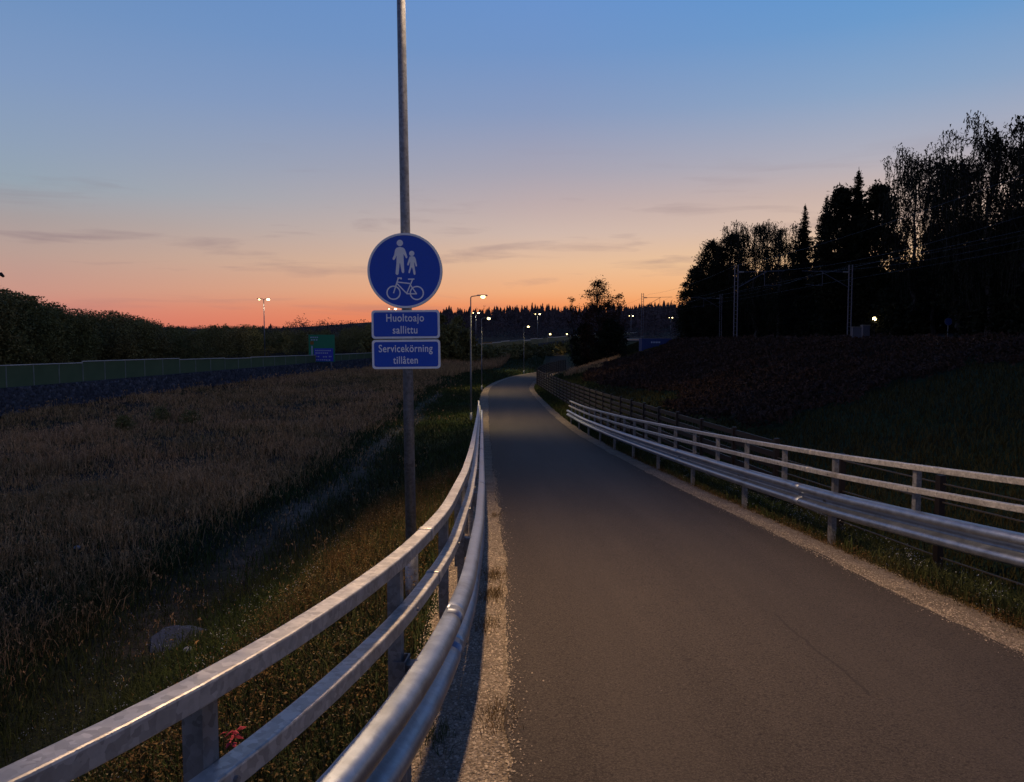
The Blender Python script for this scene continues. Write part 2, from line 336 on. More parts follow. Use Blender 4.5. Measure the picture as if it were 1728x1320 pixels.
ZW = table([(-80, -1.4), (47, -1.27), (66, -1.0), (96, -.62), (137, -.35), (200, 1.1), (250, 2.1), (500, 4.8), (1600, 6)], 4)     # wall top
ZT = table([(-80, .0), (47, .13), (96, .0), (137, .72), (200, 2.1), (246, 3.1), (400, 5.2), (500, 6.2), (1600, 10)], 3)       # barrier top
XW = lambda y: -44.2+.271*y
def sst(a, b, x): t = np.clip((x-a)/(b-a), 0, 1); return t*t*(3-2*t)
def ground(X, Y):
    X = np.asarray(X, float); Y = np.asarray(Y, float); X, Y = np.broadcast_arrays(X, Y)
    zp = ZP(Y)-.07; xl = XL(Y)-.5; xr = XL(Y)+PW+.54; xw = XW(Y)
    und = .12*np.sin(X*.31+Y*.17)+.10*np.sin(X*.13-Y*.29+1)+.05*np.sin(X*.9+Y*.7)
    s = np.clip((xl-X)/np.maximum(xl-xw, 1), 0, 1); f = ZA(Y)*(1-s)+ZB(Y)*s+und*np.minimum(1, np.abs(X-xl)/6)
    d = xl-X; L = 1.0+2.3*np.abs(zp-ZA(Y)); zl = zp+(f-zp)*sst(0, 1, d/L)
    zhw = ZW(Y)-.8; b = sst(.55, 1.6, xw-X); zl = zl*(1-b)+zhw*b
    zl = zl+sst(26, 60, xw-X)*2.2+sst(60, 140, xw-X)*3
    dr = X-xr; zf = ZF(Y); zr = zp+(zf-zp)*sst(0, 1.35, dr)
    X1 = np.minimum(xr+2.4, 19); u = np.clip((X-X1)/(21-X1), 0, 1); u2 = .75*u+.25*u*u*(3-2*u)
    zr = np.where(dr > 1.35, zf+(1.55-zf)*u2+und*.8*np.sin(np.pi*u), zr)
    zr = np.where(X > 21, 1.55+np.clip(X-37.5, 0, 60)*.055+sst(38, 44, X)*.45*sst(110, 60, Y), zr)
    z = np.where(X < xl, zl, np.where(X > xr, zr, zp))
    far = sst(215, 300, Y); az = X/np.maximum(np.abs(Y), 1)
    hill = 1.8+np.clip(Y-250, 0, 2000)*.0125+(sst(330, 620, Y)*11-sst(900, 1500, Y)*4)*(.35+.65*sst(-.34, -.10, az))
    return z*(1-far)+hill*far
def gz(x, y): return float(ground(x, y))

def seq(a, b, n): return list(np.linspace(a, b, n, endpoint=False))
xs = seq(-1500, -300, 14)+seq(-300, -90, 24)+seq(-90, -45, 26)+seq(-45, -6, 52)+seq(-6, 8, 80)+seq(8, 40, 44)+seq(40, 110, 26)+seq(110, 400, 20)+seq(400, 1500, 10)+[1500]
ys = seq(-70, -6, 22)+seq(-6, 24, 110)+seq(24, 130, 120)+seq(130, 320, 60)+seq(320, 900, 40)+seq(900, 1590, 8)+[1590]
GX, GYY = np.meshgrid(np.array(xs), np.array(ys)); Z = ground(GX, GYY)
V = np.stack([GX.ravel(), GYY.ravel(), Z.ravel()], 1); nx = len(xs)
ii = np.arange(len(ys)-1)[:, None]*nx+np.arange(nx-1)[None]; ii = ii.ravel()
g = fast_mesh('ground', V, np.stack([ii, ii+1, ii+nx+1, ii+nx], 1), M['ground'], smooth=True); tag(g, kind='structure')
# soil colours: reddish dry field, green verge and bank, trodden track, dark heather soil
x_, y_, z_ = V.T; xl_ = XL(y_); colr = np.tile(np.array([.045, .032, .020]), (len(V), 1))
def blend(c, m): 
    global colr
    colr = colr*(1-m[:, None])+np.array(c)*m[:, None]
dl = xl_-x_
blend((.018, .024, .008), sst(2.2, .8, dl)*(dl > -.5)+0*dl)
blend((.018, .028, .010), ((dl > .3) & (dl < 7) & (y_ < 30)).astype(float)*.7)
blend((.020, .038, .010), ((dl > .3) & (dl < 6) & (y_ >= 30)).astype(float))
blend((.020, .034, .010), ((x_ > xl_+PW) & (x_ < 21)).astype(float))
blend((.05, .045, .04), ((x_ > 21) & (x_ < 60)).astype(float))
blend((.012, .012, .009), sst(150, 210, y_))
trk = lambda y: -5.0-.022*(y-17)+.25*np.sin(y*.35)
blend((.13, .098, .070), np.exp(-((x_-trk(y_))/.6)**2)*((y_ > 10) & (y_ < 75)).astype(float)*(.55+.4*np.sin(x_*3+y_*1.1)*np.sin(y_*.6)))
at_ = g.data.color_attributes.new('soil', 'FLOAT_COLOR', 'POINT'); at_.data.foreach_set('color', np.concatenate([colr, np.ones((len(V), 1))], 1).astype(np.float32).ravel())

# cycle path and gravel shoulders
def strip(name, ys, offs, zs, mat, jitter=None):
    vs = []; n = len(offs)
    for y in ys:
        x0 = XL(y); zp = ZP(y)
        for k, (o, dz) in enumerate(zip(offs, zs)):
            j = jitter(k, y) if jitter else 0
            vs.append((x0+o+j, y, zp+dz))
    fs = [(i*n+k, i*n+k+1, (i+1)*n+k+1, (i+1)*n+k) for i in range(len(ys)-1) for k in range(n-1)]
    o = MB().add(vs, fs).build(name, mat, smooth=True); return o
py = np.concatenate([np.arange(-20, 20, .07), np.arange(20, 101, .6)])
_nz = np.random.default_rng(3).normal(size=(2, 4000))
def rnoise(i, y, step, amp): return amp*float(np.interp((y+40)/step, np.arange(4000), _nz[i]))
def edgej(k, y):
    if k in (0, 8): i = k//8; return rnoise(i, y, .09, .010)+rnoise(i, y+300*.31, .31, .014)+rnoise(i, y+100, 1.1, .022)
    return 0
offs = [0, .25, .7, 1.3, 1.75, 2.2, 2.8, 3.25, 3.5]; zs = [-.002, .004, .014, .024, .027, .024, .014, .004, -.002]
path = strip('cycle_path', py, offs, zs, M['asphalt'], edgej); tag(path, kind='structure')
py2 = np.concatenate([np.arange(-20, 24, .12), np.arange(24, 107, .6)])
def gj(k, y): return [.04*math.sin(y*2.3)+.03*math.sin(y*5.9)+.02*math.sin(y*13), .0, 0, 0][k] if k == 0 else 0
def gj2(k, y): return .05*math.sin(y*2.0+1)+.03*math.sin(y*5.1)+.02*math.sin(y*12) if k == 3 else 0
gl = strip('gravel_shoulder', py2, [-.74, -.45, -.15, .12], [-.105, -.035, -.012, -.016], M['gravel'], gj); tag(gl, kind='structure')
gr = strip('gravel_shoulder', py2, [PW-.12, PW+.15, PW+.42, PW+.66], [-.016, -.012, -.03, -.085], M['gravel'], gj2); tag(gr, kind='structure')
# loose stones lying on the shoulders (nobody could count them)
def chips(name, n, side, y0, y1):
    yy = y0+(y1-y0)*rng.random(n)**1.5; w = rng.random(n)
    if side < 0: xx = XL(yy)-.66+w*.74; zz = ZP(yy)-.012-np.clip(-.15-(xx-XL(yy)), 0, 1)*.09
    else: xx = XL(yy)+PW-.08+w*.62; zz = ZP(yy)-.012-np.clip((xx-XL(yy)-PW)-.15, 0, 1)*.1
    r = .004+.006*rng.random(n)**2
    base = np.array([(1, 0, 0), (-1, 0, 0), (0, 1, 0), (0, -1, 0), (0, 0, .8), (0, 0, -.8)]); tri = np.array([(0, 2, 4), (2, 1, 4), (1, 3, 4), (3, 0, 4)])
    P = base[None]*r[:, None, None]*(.6+.8*rng.random((n, 6, 1))); a = rng.random(n)*6.28; c, s = np.cos(a)[:, None], np.sin(a)[:, None]
    Q = np.stack([P[..., 0]*c-P[..., 1]*s, P[..., 0]*s+P[..., 1]*c, P[..., 2]], -1)+np.stack([xx, yy, zz+r*.3], -1)[:, None]
    T = tri[None]+np.arange(n)[:, None, None]*6
    o = fast_mesh(name, Q.reshape(-1, 3), T.reshape(-1, 3), M['stonechip']); tag(o, kind='stuff'); return o
chips('gravel', 24000, -1, 1.8, 14); chips('gravel', 20000, 1, 4, 18)
def strays(n, side):
    yy = 2.2+16*rng.random(n)**1.6; e = rng.exponential(.035, n); xx = XL(yy)+(e-.02 if side < 0 else PW+.02-e); zz = ZP(yy)+.004+.02*np.clip(e, 0, .5)
    r = .0025+.0045*rng.random(n)**2; base = np.array([(1, 0, 0), (-1, 0, 0), (0, 1, 0), (0, -1, 0), (0, 0, 1)]); P = base[None]*r[:, None, None]*(.6+.8*rng.random((n, 5, 1)))+np.stack([xx, yy, zz], 1)[:, None]
    T = np.array([(0, 2, 4), (2, 1, 4), (1, 3, 4), (3, 0, 4)])[None]+np.arange(n)[:, None, None]*5; o = fast_mesh('gravel', P.reshape(-1, 3), T.reshape(-1, 3), M['stonechip']); tag(o, kind='stuff')
strays(2600, -1); strays(3000, 1)
# highway behind the wall
vs = []
hy = list(range(20, 300, 6))
for y in hy:
    for o in (-2.0, -8, -14, -22): vs.append((XW(y)+o, y, float(ZW(y))-.7 if y < 215 else gz(XW(y)+o, y)+.15))
hw = MB().add(vs, [(i*4+k, i*4+4+k, i*4+5+k, i*4+1+k) for i in range(len(hy)-1) for k in range(3)]).build('highway', M['road']); tag(hw, kind='structure')
# railway bed
vs = []; ry = list(range(-40, 420, 10)); prof = [(20.6, 1.50), (21.6, 1.60), (23.8, 1.62), (34.4, 1.62), (36.6, 1.58), (37.6, 1.52)]
for y in ry:
    for x, z in prof: vs.append((x, y, z))
n = len(prof)
rb = MB().add(vs, [(i*n+k, i*n+k+1, (i+1)*n+k+1, (i+1)*n+k) for i in range(len(ry)-1) for k in range(n-1)]).build('railway_bed', M['ballast']); tag(rb, kind='structure')
for tx, lab in ((26.6, 'railway track along the embankment top, nearer the cycle path'), (31.4, 'railway track along the embankment top, farther, beside the trees')):
    t = empty('railway_track', (tx, 0, 1.62)); tag(t, lab, 'railway track')
    for s in (-.76, .76): MB().box((s, 190, .09), (.07, 460, .17)).box((s, 190, .012), (.15, 460, .02)).build('rail', M['railsteel'], t)
    for k in range(60): MB().box((0, 10+k*1.2, -.02), (2.5, .26, .1)).build('sleeper', M['conc'], t) if k == 0 else part('sleeper', [c for c in t.children if c.name.startswith('sleeper')][0], t, (0, k*1.2, 0))
# ------------------------------------------------------------------ guardrails
def hermite(pts, step=.05):
    p = np.array(pts, float); y = np.arange(p[0, 0], p[-1, 0]+1e-6, step); x = np.interp(y, p[:, 0], p[:, 1])
    w = max(3, int(.9/step)); k = np.hanning(w*2+1); k /= k.sum()
    xp = np.concatenate([x[0]-(x[1]-x[0])*np.arange(w, 0, -1), x, x[-1]+(x[-1]-x[-2])*np.arange(1, w+1)])
    return y, np.convolve(xp, k, 'valid')
def sweep(samples, prof, closed=True, cap=True):
    """samples: list of (pos, side, up); prof: list of (s, u)"""
    m = MB(); n = len(prof); vs = []
    for p, sd, up in samples: vs += [p+sd*s+up*u for s, u in prof]
    fs = []
    for i in range(len(samples)-1):
        for k in range(n if closed else n-1):
            k2 = (k+1) % n; fs.append((i*n+k, i*n+k2, (i+1)*n+k2, (i+1)*n+k))
    if cap and closed: fs += [tuple(range(n))[::-1], tuple((len(samples)-1)*n+k for k in range(n))]
    return m.add(vs, fs)
def rrect(w, h, r, n=3):
    out = []
    for cx, cy, a0 in ((w/2-r, h/2-r, 0), (-w/2+r, h/2-r, 90), (-w/2+r, -h/2+r, 180), (w/2-r, -h/2+r, 270)):
        out += [(cx+r*math.cos(R(a0+90*i/n)), cy+r*math.sin(R(a0+90*i/n))) for i in range(n+1)]
    return out
def wbeam(t=.004):
    c = [(.002, .143), (.020, .142), (.055, .135), (.078, .118), (.086, .095), (.084, .070), (.066, .048), (.030, .030), (.010, .016), (.004, 0)]
    c = c+[(q, -z) for q, z in c[-2::-1]]; a = []
    for i in range(len(c)-1):      # two rounded crowns, a deep groove between, lips turned back at both edges (Catmull-Rom)
        p0, p1, p2, p3 = c[max(i-1, 0)], c[i], c[i+1], c[min(i+2, len(c)-1)]
        for k in range(3):
            u = k/3; a.append(tuple(.5*(2*p1[j]+(p2[j]-p0[j])*u+(2*p0[j]-5*p1[j]+4*p2[j]-p3[j])*u*u+(3*p1[j]-p0[j]-3*p2[j]+p3[j])*u**3) for j in (0, 1)))
    a.append(c[-1])
    front = a; back = [(s-t, z) for s, z in a[::-1]]
    return front+back
def guardrail(pts, sgn, label, base_dz, n_post, ypost, step):
    y, x = hermite(pts); z = ZP(y)
    P = np.stack([x, y, z], 1); seg = np.sqrt((np.diff(P, axis=0)**2).sum(1)); S = np.concatenate([[0], np.cumsum(seg)]); L = S[-1]
    s0 = float(np.interp(ypost, y, S)) % step
    k0 = int(float(np.interp(ypost, y, S))//step); n_post = (k0+n_post) % 2
    def frame(s):
        p = Vector([np.interp(s, S, P[:, k]) for k in range(3)]); q = Vector([np.interp(s+.05, S, P[:, k]) for k in range(3)])-Vector([np.interp(s-.05, S, P[:, k]) for k in range(3)])
        d = q.normalized(); sd = Vector((d.y, -d.x, 0)).normalized()*sgn       # side: towards the path
        return p, d, sd
    root = empty('guardrail', (x[0], y[0], z[0])); tag(root, label, 'guardrail', 'galvanised guardrails along the cycle path'); inv = Vector(root.location)
    def run(s_a, s_b, off_s, off_z):
        k = max(2, int((s_b-s_a)/.22)); out = []
        for s in np.linspace(s_a, s_b, k+1):
            p, d, sd = frame(s); up = sd.cross(d)*(1 if sd.cross(d).z > 0 else -1); out.append((p-inv+sd*off_s+Vector((0, 0, off_z)), sd, Vector((0, 0, 1))))
        return out
    posts = [s0+step*i for i in range(200) if s0+step*i < L-.05]
    lower = posts[n_post::2]
    cuts = [0]+[s+step*.4 for s in lower[::2] if .6 < s+step*.4 < L-.6]+[L]
    prof = rrect(.068, .058, .007, 2)
    for a, b in zip(cuts[:-1], cuts[1:]):
        sweep(run(a+.002, b-.002, .012, 1.048), prof).build('top_rail', M['galv'], root)
        sweep(run(a+.002, b-.002, .050, .822), prof).build('middle_rail', M['galv'], root)
        bo = sweep(run(a-.0, min(b+.16, L), .105, .490), wbeam()).build('beam', M['galv_beam'], root, True)
        for ds in (.04, .11):
            for u in (-.012, .03):
                if b+.2 < L:
                    p, d, sd = frame(b+ds); q = p-inv+sd*(.105+.008)+Vector((0, 0, .500+u-.01))
                    MB().tube([q, q+sd*.012], .011, 7).build('bolt', M['galv_post'], bo)
    def chan(w, dpt, t):  # open C section, seen from above; opening along the rail
        return [(-dpt/2, -w/2), (dpt/2, -w/2), (dpt/2, w/2), (-dpt/2, w/2), (-dpt/2, w/2-t), (dpt/2-t, w/2-t), (dpt/2-t, -w/2+t), (-dpt/2, -w/2+t)]
    def post(name, s, w, dpt, off, z0, z1, t=.006):
        p, d, sd = frame(s); dh = Vector((d.x, d.y, 0)).normalized(); pr = chan(w, dpt, t); q = p-inv
        vs = [q+sd*(a+off)+dh*b+Vector((0, 0, zz)) for zz in (z0, z1) for a, b in pr]; n = len(pr)
        fs = [(k, (k+1) % n, (k+1) % n+n, k+n) for k in range(n)]+[tuple(range(n))[::-1], tuple(n+k for k in range(n))]
        o = MB().add(vs, fs).build(name, M['galv_post'], root); return o, q+sd*off, dh, sd
    for i, s in enumerate(posts):
        o, q, dh, sd = post('upright', s, .060, .058, -.012, .34, 1.019); e = q+sd*.095+Vector((0, 0, .822))
        MB().tube([e, e+sd*.010], .009, 7).build('bolt', M['galv_post'], o)
    for s in lower:
        o, q, dh, sd = post('post', s, .10, .058, .012, base_dz-.5, .60)
        c = q+sd*.062; MB().box(c+Vector((0, 0, .5)), (.07, .07, .16)).build('spacer', M['galv_post'], o)
        e = q+sd*.095+Vector((0, 0, .50)); MB().tube([e, e+sd*.024], .016, 8).build('bolt', M['galv_post'], o)
    # overlap sleeves where rail lengths meet
    for b in cuts[1:-1]:
        for zz, oo in ((1.048, .012), (.822, .050)): sweep(run(b-.035, b+.035, oo, zz), rrect(.074, .064, .009)).build('rail_joint', M['galv'], root, True)
    return root
guardrail([(.55, -1.27), (1.0, -1.05), (1.37, -.885), (1.84, -.74), (2.5, -.605), (3.36, -.49), (4.65, -.42), (7.2, -.45), (10, -.54), (17.7, -.84), (27, -1.2), (37, -1.60)], 1,
    'galvanised steel guardrail with two tube rails, nearest the camera, on the left path edge', -.1, 1, 1.84, 1.53)
guardrail([(1.5, 5.75), (4, 4.92), (6.46, 4.28), (9, 3.90), (12.4, 3.74), (16, 3.60), (25, 3.25), (37, 2.80)], -1,
    'galvanised steel guardrail with two tube rails on the right edge of the path', -.1, 0, 9.25, 1.52)

# ------------------------------------------------------------------ dark rail fence on the right
def fence():
    P = [(3, 7.3), (8.7, 5.55), (13, 4.80), (19, 4.35), (26, 4.1), (33, 3.85), (48, 3.35), (60, 2.85), (72, 2.30)]
    y, x = hermite(P, .1); z = ZF(y)+1.4
    A = np.stack([x, y, z], 1)
    y2 = np.arange(73, 107, .2); B = np.stack([2.3+(y2-72)*.05+.0028*(y2-72)**2, y2, -1.05+.0*y2], 1); 
    root = empty('rail_fence', (x[-1], y[-1], z[-1]-1.4)); tag(root, 'dark fence of posts and horizontal rails running behind the right guardrail to the bend', 'fence')
    ub = unit_box('fence_rail', M['fence']); wb = unit_box('fence_wire', M['fencewire']); pb = unit_box('fence_post', M['fence']); o0 = Vector(root.location)
    def section(C, step, start, boards):
        seg = np.sqrt((np.diff(C, axis=0)**2).sum(1)); S = np.concatenate([[0], np.cumsum(seg)]); far = MB()
        ss = np.arange(start, S[-1], step); pts = [Vector([np.interp(s, S, C[:, k]) for k in range(3)]) for s in ss]
        for i, p in enumerate(pts):
            d = (pts[min(i+1, len(pts)-1)]-pts[max(i-1, 0)]); a = math.atan2(d.y, d.x)
            part('post', pb, root, p-o0+Vector((0, 0, -.76)), (.08, .085, 1.62), (0, 0, a))
        for p, q in zip(pts[:-1], pts[1:]):
            d = q-p; a = math.atan2(d.y, d.x); b = -math.atan2(d.z, math.hypot(d.x, d.y)); m = (p+q)/2-o0
            near = (p.y+q.y)/2 < 13.6; n, gap, hh = (6, .235, .016) if near else (7, .2, .105)
            for k in range(n):
                z = Vector((0, 0, -.055-k*gap+random.uniform(-.004, .004)))
                if boards: part('rail' if near else 'board', wb if near else ub, root, m+z, (d.length-.085, .016 if near else .026, hh), (0, b, a))
                else: far.box(m+z, (d.length-.085, .026, hh), Matrix.Rotation(a, 3, 'Z') @ Matrix.Rotation(b, 3, 'Y'))
        if far.v: far.build('far_boards', M['fence'], root)['kind'] = 'stuff'
        return pts
    section(A, 2.1, .6, True); section(B, 2.0, 0, False)
fence()

# ------------------------------------------------------------------ lamps
def lamp_light(root, loc, power, col, size=.12, spot=150, tilt=0):
    l = bpy.data.lights.new('lamp_light', 'SPOT'); l.energy = power; l.color = col; l.shadow_soft_size = size; l.spot_size = R(spot); l.spot_blend = .6
    o = bpy.data.objects.new('lamp_light', l); o.location = loc; o.rotation_euler = (0, tilt, 0); link(o, root)
def street_lamp(x, y, zb, H, label, lean=0, power=300, arm=.55, ang=0, big=.095, small=.055, col=(1, .74, .45), lens=None, rl=.15):
    root = empty('street_lamp', (x, y, zb)); tag(root, label, 'street lamp', 'lamp posts along the cycle path'); root.rotation_euler = (0, lean, 0)
    MB().tube([(0, 0, -.3), (0, 0, H*.4), (0, 0, H-.12), (.02*math.cos(ang), .02*math.sin(ang), H-.03)], [big/2, big*.46, small/2, small/2], 16).build('pole', M['pole'], root, True)
    MB().tube([(0, 0, -.3), (0, 0, .5)], big*.62, 16).build('base_sleeve', M['pole'], root, True)
    ca, sa = math.cos(ang), math.sin(ang)
    MB().tube([(0, 0, H-.06), (.06*ca, .06*sa, H-.01), (arm*ca, arm*sa, H+.03)], small*.42, 10).build('arm', M['pole'], root, True)
    h = MB(); c = Vector((arm*ca, arm*sa, H+.035)); rot = Matrix.Rotation(ang, 3, 'Z')
    h.add([rot @ Vector(v)+c for v in [(-.05, -.06, -.02), (.5, -.11, -.02), (.5, .11, -.02), (-.05, .06, -.02), (-.02, -.045, .04), (.46, -.08, .035), (.46, .08, .035), (-.02, .045, .04)]],
          [(0, 3, 2, 1), (4, 5, 6, 7), (0, 1, 5, 4), (1, 2, 6, 5), (2, 3, 7, 6), (3, 0, 4, 7)])
    ho = h.build('lamp_head', M['pole'], root)
    bm = bmesh.new(); bmesh.ops.create_uvsphere(bm, u_segments=16, v_segments=10, radius=1); bmesh.ops.scale(bm, vec=(rl, rl*.8, rl*.75), verts=bm.verts)
    bmesh.ops.translate(bm, vec=rot @ Vector((.26, 0, 0))+c+Vector((0, 0, -.06)), verts=bm.verts)
    me = bpy.data.meshes.new('lens'); bm.to_mesh(me); bm.free(); me.shade_smooth(); me.materials.append(lens or M['lampwarm']); link(bpy.data.objects.new('lens', me), ho)
    q = rot @ Vector((.26, 0, 0))+c
    lamp_light(root, (q.x, q.y, q.z-.06-rl*.75-.03), power, col, spot=136, tilt=R(-22))
    return root
PX, PY = -.885, 6.72
street_lamp(PX, PY, gz(PX, PY), 5.75-gz(PX, PY), 'tall galvanised lamp post carrying the round blue sign, in front at left', lean=R(-.55), power=1900, big=.096, small=.066, arm=.10, col=(1, .64, .35))
lamps = [((795, 703), 38.6, 500, 'lamp post by the far end of the left guardrail', .35), ((813, 653), 66, 537, 'second lamp post beyond the left guardrail, left of the path bend', .35), ((884, 631), 98, 551, 'lamp post standing right at the path bend in the middle', .3),
         ((924, 600), 172, 564, 'fourth lamp post, just right of the bend lamp, on the far green bank', .3), ((953, 597), 200, 564, 'fifth lamp post on the far green bank, halfway to the lone tree', .3), ((973, 590), 228, 562.5, 'farthest lamp post in the row, at the left side of the lone tree', .3)]
for (u, v), Y, vt, lab, arm in lamps:
    p = at(u, v, Y); zb = min(p.z, gz(p.x, Y)) if Y > 120 else p.z; zb = gz(p.x, Y); H = at(u, vt, Y).z-zb
    street_lamp(p.x, Y, zb, H, lab, power={38.6: 1350, 66: 1200, 98: 1200}.get(Y, 600), arm=arm, col=(1, .70, .30), rl=.11 if Y < 60 else .14 if Y < 120 else .2)
def twin_lamp(u, v, Y, label, zb):
    p = at(u, v, Y); root = empty('highway_lamp', (p.x, Y, zb)); tag(root, label, 'street lamp', 'twin lamp posts along the highway'); H = p.z-zb
    MB().tube([(0, 0, -.5), (0, 0, H)], [.11, .06], 10).build('pole', M['pole'], root, True)
    for s, w in ((-1, .5), (1, 1)):
        MB().tube([(0, 0, H-.1), (s*.2, 0, H+.05), (s*.45, 0, H+.08)], .04, 8).build('arm', M['pole'], root, True)
        hd = MB().box((s*.72, 0, H+.10), (.6, .25, .09)).build('lamp_head', M['pole'], root)
        bm = bmesh.new(); bmesh.ops.create_uvsphere(bm, u_segments=12, v_segments=8, radius=1); bmesh.ops.scale(bm, vec=(.05+.20*w, .16, .03+.14*w), verts=bm.verts); bmesh.ops.translate(bm, vec=(s*.7, 0, H-.05), verts=bm.verts)
        me = bpy.data.meshes.new('lens'); bm.to_mesh(me); bm.free(); me.materials.append(M['lampwarm'] if w < 1 else M['lampbright']); link(bpy.data.objects.new('lens', me), hd)
    if Y < 260: lamp_light(root, (.7, 0, H-.35), 220, (1, .8, .5))
for u, v, Y, lab in [(445, 505, 122, 'twin-headed highway lamp beyond the glass barrier, far left of the round sign'), (662, 521, 165, 'twin-headed highway lamp glinting between the round sign and the plates'),
        (803, 528, 205, 'twin-headed highway lamp just right of the nearest small lamp post'), (907, 530, 250, 'twin-headed highway lamp left of the lone tree'),
        (1065, 533, 310, 'twin-headed highway lamp right of the lone tree'), (1132, 536, 350, 'twin-headed highway lamp at the left edge of the dark grove')]:
    p = at(u, v, Y); twin_lamp(u, v, Y, lab, gz(p.x, Y))

# ------------------------------------------------------------------ signs on the lamp post
def poly_prism(pts, y0, y1):
    m = MB(); n = len(pts); m.add([(x, y0, z) for x, z in pts]+[(x, y1, z) for x, z in pts], [tuple(range(n))[::-1], tuple(n+k for k in range(n))]+[(k, (k+1) % n, (k+1) % n+n, k+n) for k in range(n)])
    return m
def circ(cx, cz, r, n=48): return [(cx+r*math.cos(2*math.pi*k/n), cz+r*math.sin(2*math.pi*k/n)) for k in range(n)]
def ring(cx, cz, ro, ri, y0, y1, n=48):
    m = MB(); a = circ(cx, cz, ro, n); b = circ(cx, cz, ri, n)
    vs = [(x, y0, z) for x, z in a]+[(x, y0, z) for x, z in b]+[(x, y1, z) for x, z in a]+[(x, y1, z) for x, z in b]; fs = []
    for k in range(n):
        j = (k+1) % n; fs += [(k, k+n, j+n, j), (2*n+k, 2*n+j, 3*n+j, 3*n+k), (k, j, 2*n+j, 2*n+k), (n+k, 3*n+k, 3*n+j, n+j)]
    return m.add(vs, fs)
def lettering(txt, size, xs_, parent, x, z, y=-.0045, mat=None, off=.011, name='lettering'):
    cu = bpy.data.curves.new('t', 'FONT'); cu.body = txt; cu.size = size; cu.align_x = 'CENTER'; cu.align_y = 'BOTTOM_BASELINE'; cu.extrude = .0008; cu.offset = off*size; cu.space_character = 1.08
    o = bpy.data.objects.new('t', cu); COL.objects.link(o); bpy.context.view_layer.update()
    me = bpy.data.meshes.new_from_object(o.evaluated_get(bpy.context.evaluated_depsgraph_get())); bpy.data.objects.remove(o); bpy.data.curves.remove(cu)
    for v in me.vertices: c = v.co.copy(); v.co = (c.x*xs_+x, y-c.z, c.y+z)
    me.materials.clear(); me.materials.append(mat or M['white']); me.name = name; return link(bpy.data.objects.new(name, me), parent)
SY = PY-.075
def clamp_pair(root, z, w):
    for dz in (-.08, .08) if w > .2 else (0,):
        MB().box((PX-root.location.x+.0, .03, z+dz), (w, .03, .03)).build('bracket', M['signback'], root)
        ring(0, 0, .062, .049, -.015, .015, 20)
c = at(683.3, 457, SY); sgn = empty('round_sign', c); sgn.rotation_euler = (0, R(.6), R(1.5))
tag(sgn, 'round blue sign with adult, child and bicycle symbols on the lamp post', 'road sign')
MM = .001
ring(0, 0, .318, .300, -.006, .006, 64).build('rim', M['white'], sgn)
poly_prism(circ(0, 0, .3005, 64), -.003, .001).build('sign_face', M['blue'], sgn)
ring(0, 0, .320, .308, .0065, .020, 64).build('back_flange', M['signback'], sgn)
def mmz(pts): return [((x-423)*MM, -(y-390)*MM) for x, y in pts]
ad = empty('tmp'); bpy.data.objects.remove(ad)
adult = [(352, 198), (340, 215), (332, 258), (318, 288), (322, 300), (332, 301), (343, 286), (353, 262), (351, 330), (344, 415), (352, 426), (364, 426), (370, 415), (377, 340), (381, 322), (385, 340), (397, 402), (404, 411), (414, 410), (418, 400), (414, 320), (411, 250), (424, 268), (431, 284), (440, 285), (445, 274), (432, 235), (422, 208), (408, 196), (380, 190)]
child = [(463, 271), (455, 295), (442, 335), (446, 346), (455, 345), (464, 322), (469, 312), (466, 350), (453, 400), (455, 411), (465, 410), (477, 370), (483, 360), (489, 375), (497, 418), (504, 426), (513, 420), (513, 405), (503, 340), (501, 314), (511, 338), (514, 353), (524, 353), (526, 342), (515, 290), (506, 272), (484, 266)]
a = poly_prism(mmz(adult)[::-1], -.0048, -.0035); b = poly_prism(circ((380-423)*MM, -(157-390)*MM, .027, 24)[::-1], -.0048, -.0035); a.add(b.v, b.f); a.build('adult_symbol', M['white'], sgn)
a = poly_prism(mmz(child)[::-1], -.0048, -.0035); b = poly_prism(circ((481-423)*MM, -(244-390)*MM, .0225, 24)[::-1], -.0048, -.0035); a.add(b.v, b.f); a.build('child_symbol', M['white'], sgn)
bk = MB()
for cx in (327, 525):
    q = ring((cx-423)*MM, -(578-390)*MM, .061, .050, -.0048, -.0035, 40); bk.add(q.v, q.f)
for k, (x1, y1, x2, y2) in enumerate([(327, 582, 366, 458), (360, 453, 396, 453), (396, 452, 388, 464), (358, 487, 466, 498), (357, 500, 440, 584), (488, 465, 438, 585), (450, 462, 504, 460), (438, 585, 526, 585), (472, 512, 524, 587)]):
    d = Vector((x2-x1, y2-y1)).normalized()*5.2; nrm = Vector((-d.y, d.x)); q = [(x1+nrm.x, y1+nrm.y), (x2+nrm.x, y2+nrm.y), (x2-nrm.x, y2-nrm.y), (x1-nrm.x, y1-nrm.y)]
    e = poly_prism(mmz(q), -.0051-.00025*k, -.0037-.00001*k); bk.add(e.v, e.f)
bk.build('bicycle_symbol', M['white'], sgn)
def plate(u, v, w, h, lines, label):
    c = at(u, v, SY); o = empty('text_plate', c); o.rotation_euler = (0, R(-.5), R(1.5)); tag(o, label, 'road sign')
    poly_prism(rrect(w, h, .028, 6), -.002, .003).build('border', M['white'], o)
    poly_prism(rrect(w-.036, h-.036, .020, 6), -.0035, -.0022).build('sign_face', M['blue'], o)
    for txt, z, size, xs_ in lines: lettering(txt, size, xs_, o, -.005, z)
    for dz in (-h*.28, h*.28): MB().box((PX-c.x-.012, .012, dz), (.12, .018, .025)).tube([(PX-c.x-.06, .02, dz), (PX-c.x-.055, .09, dz)], .008, 6).build('bracket', M['signback'], o)
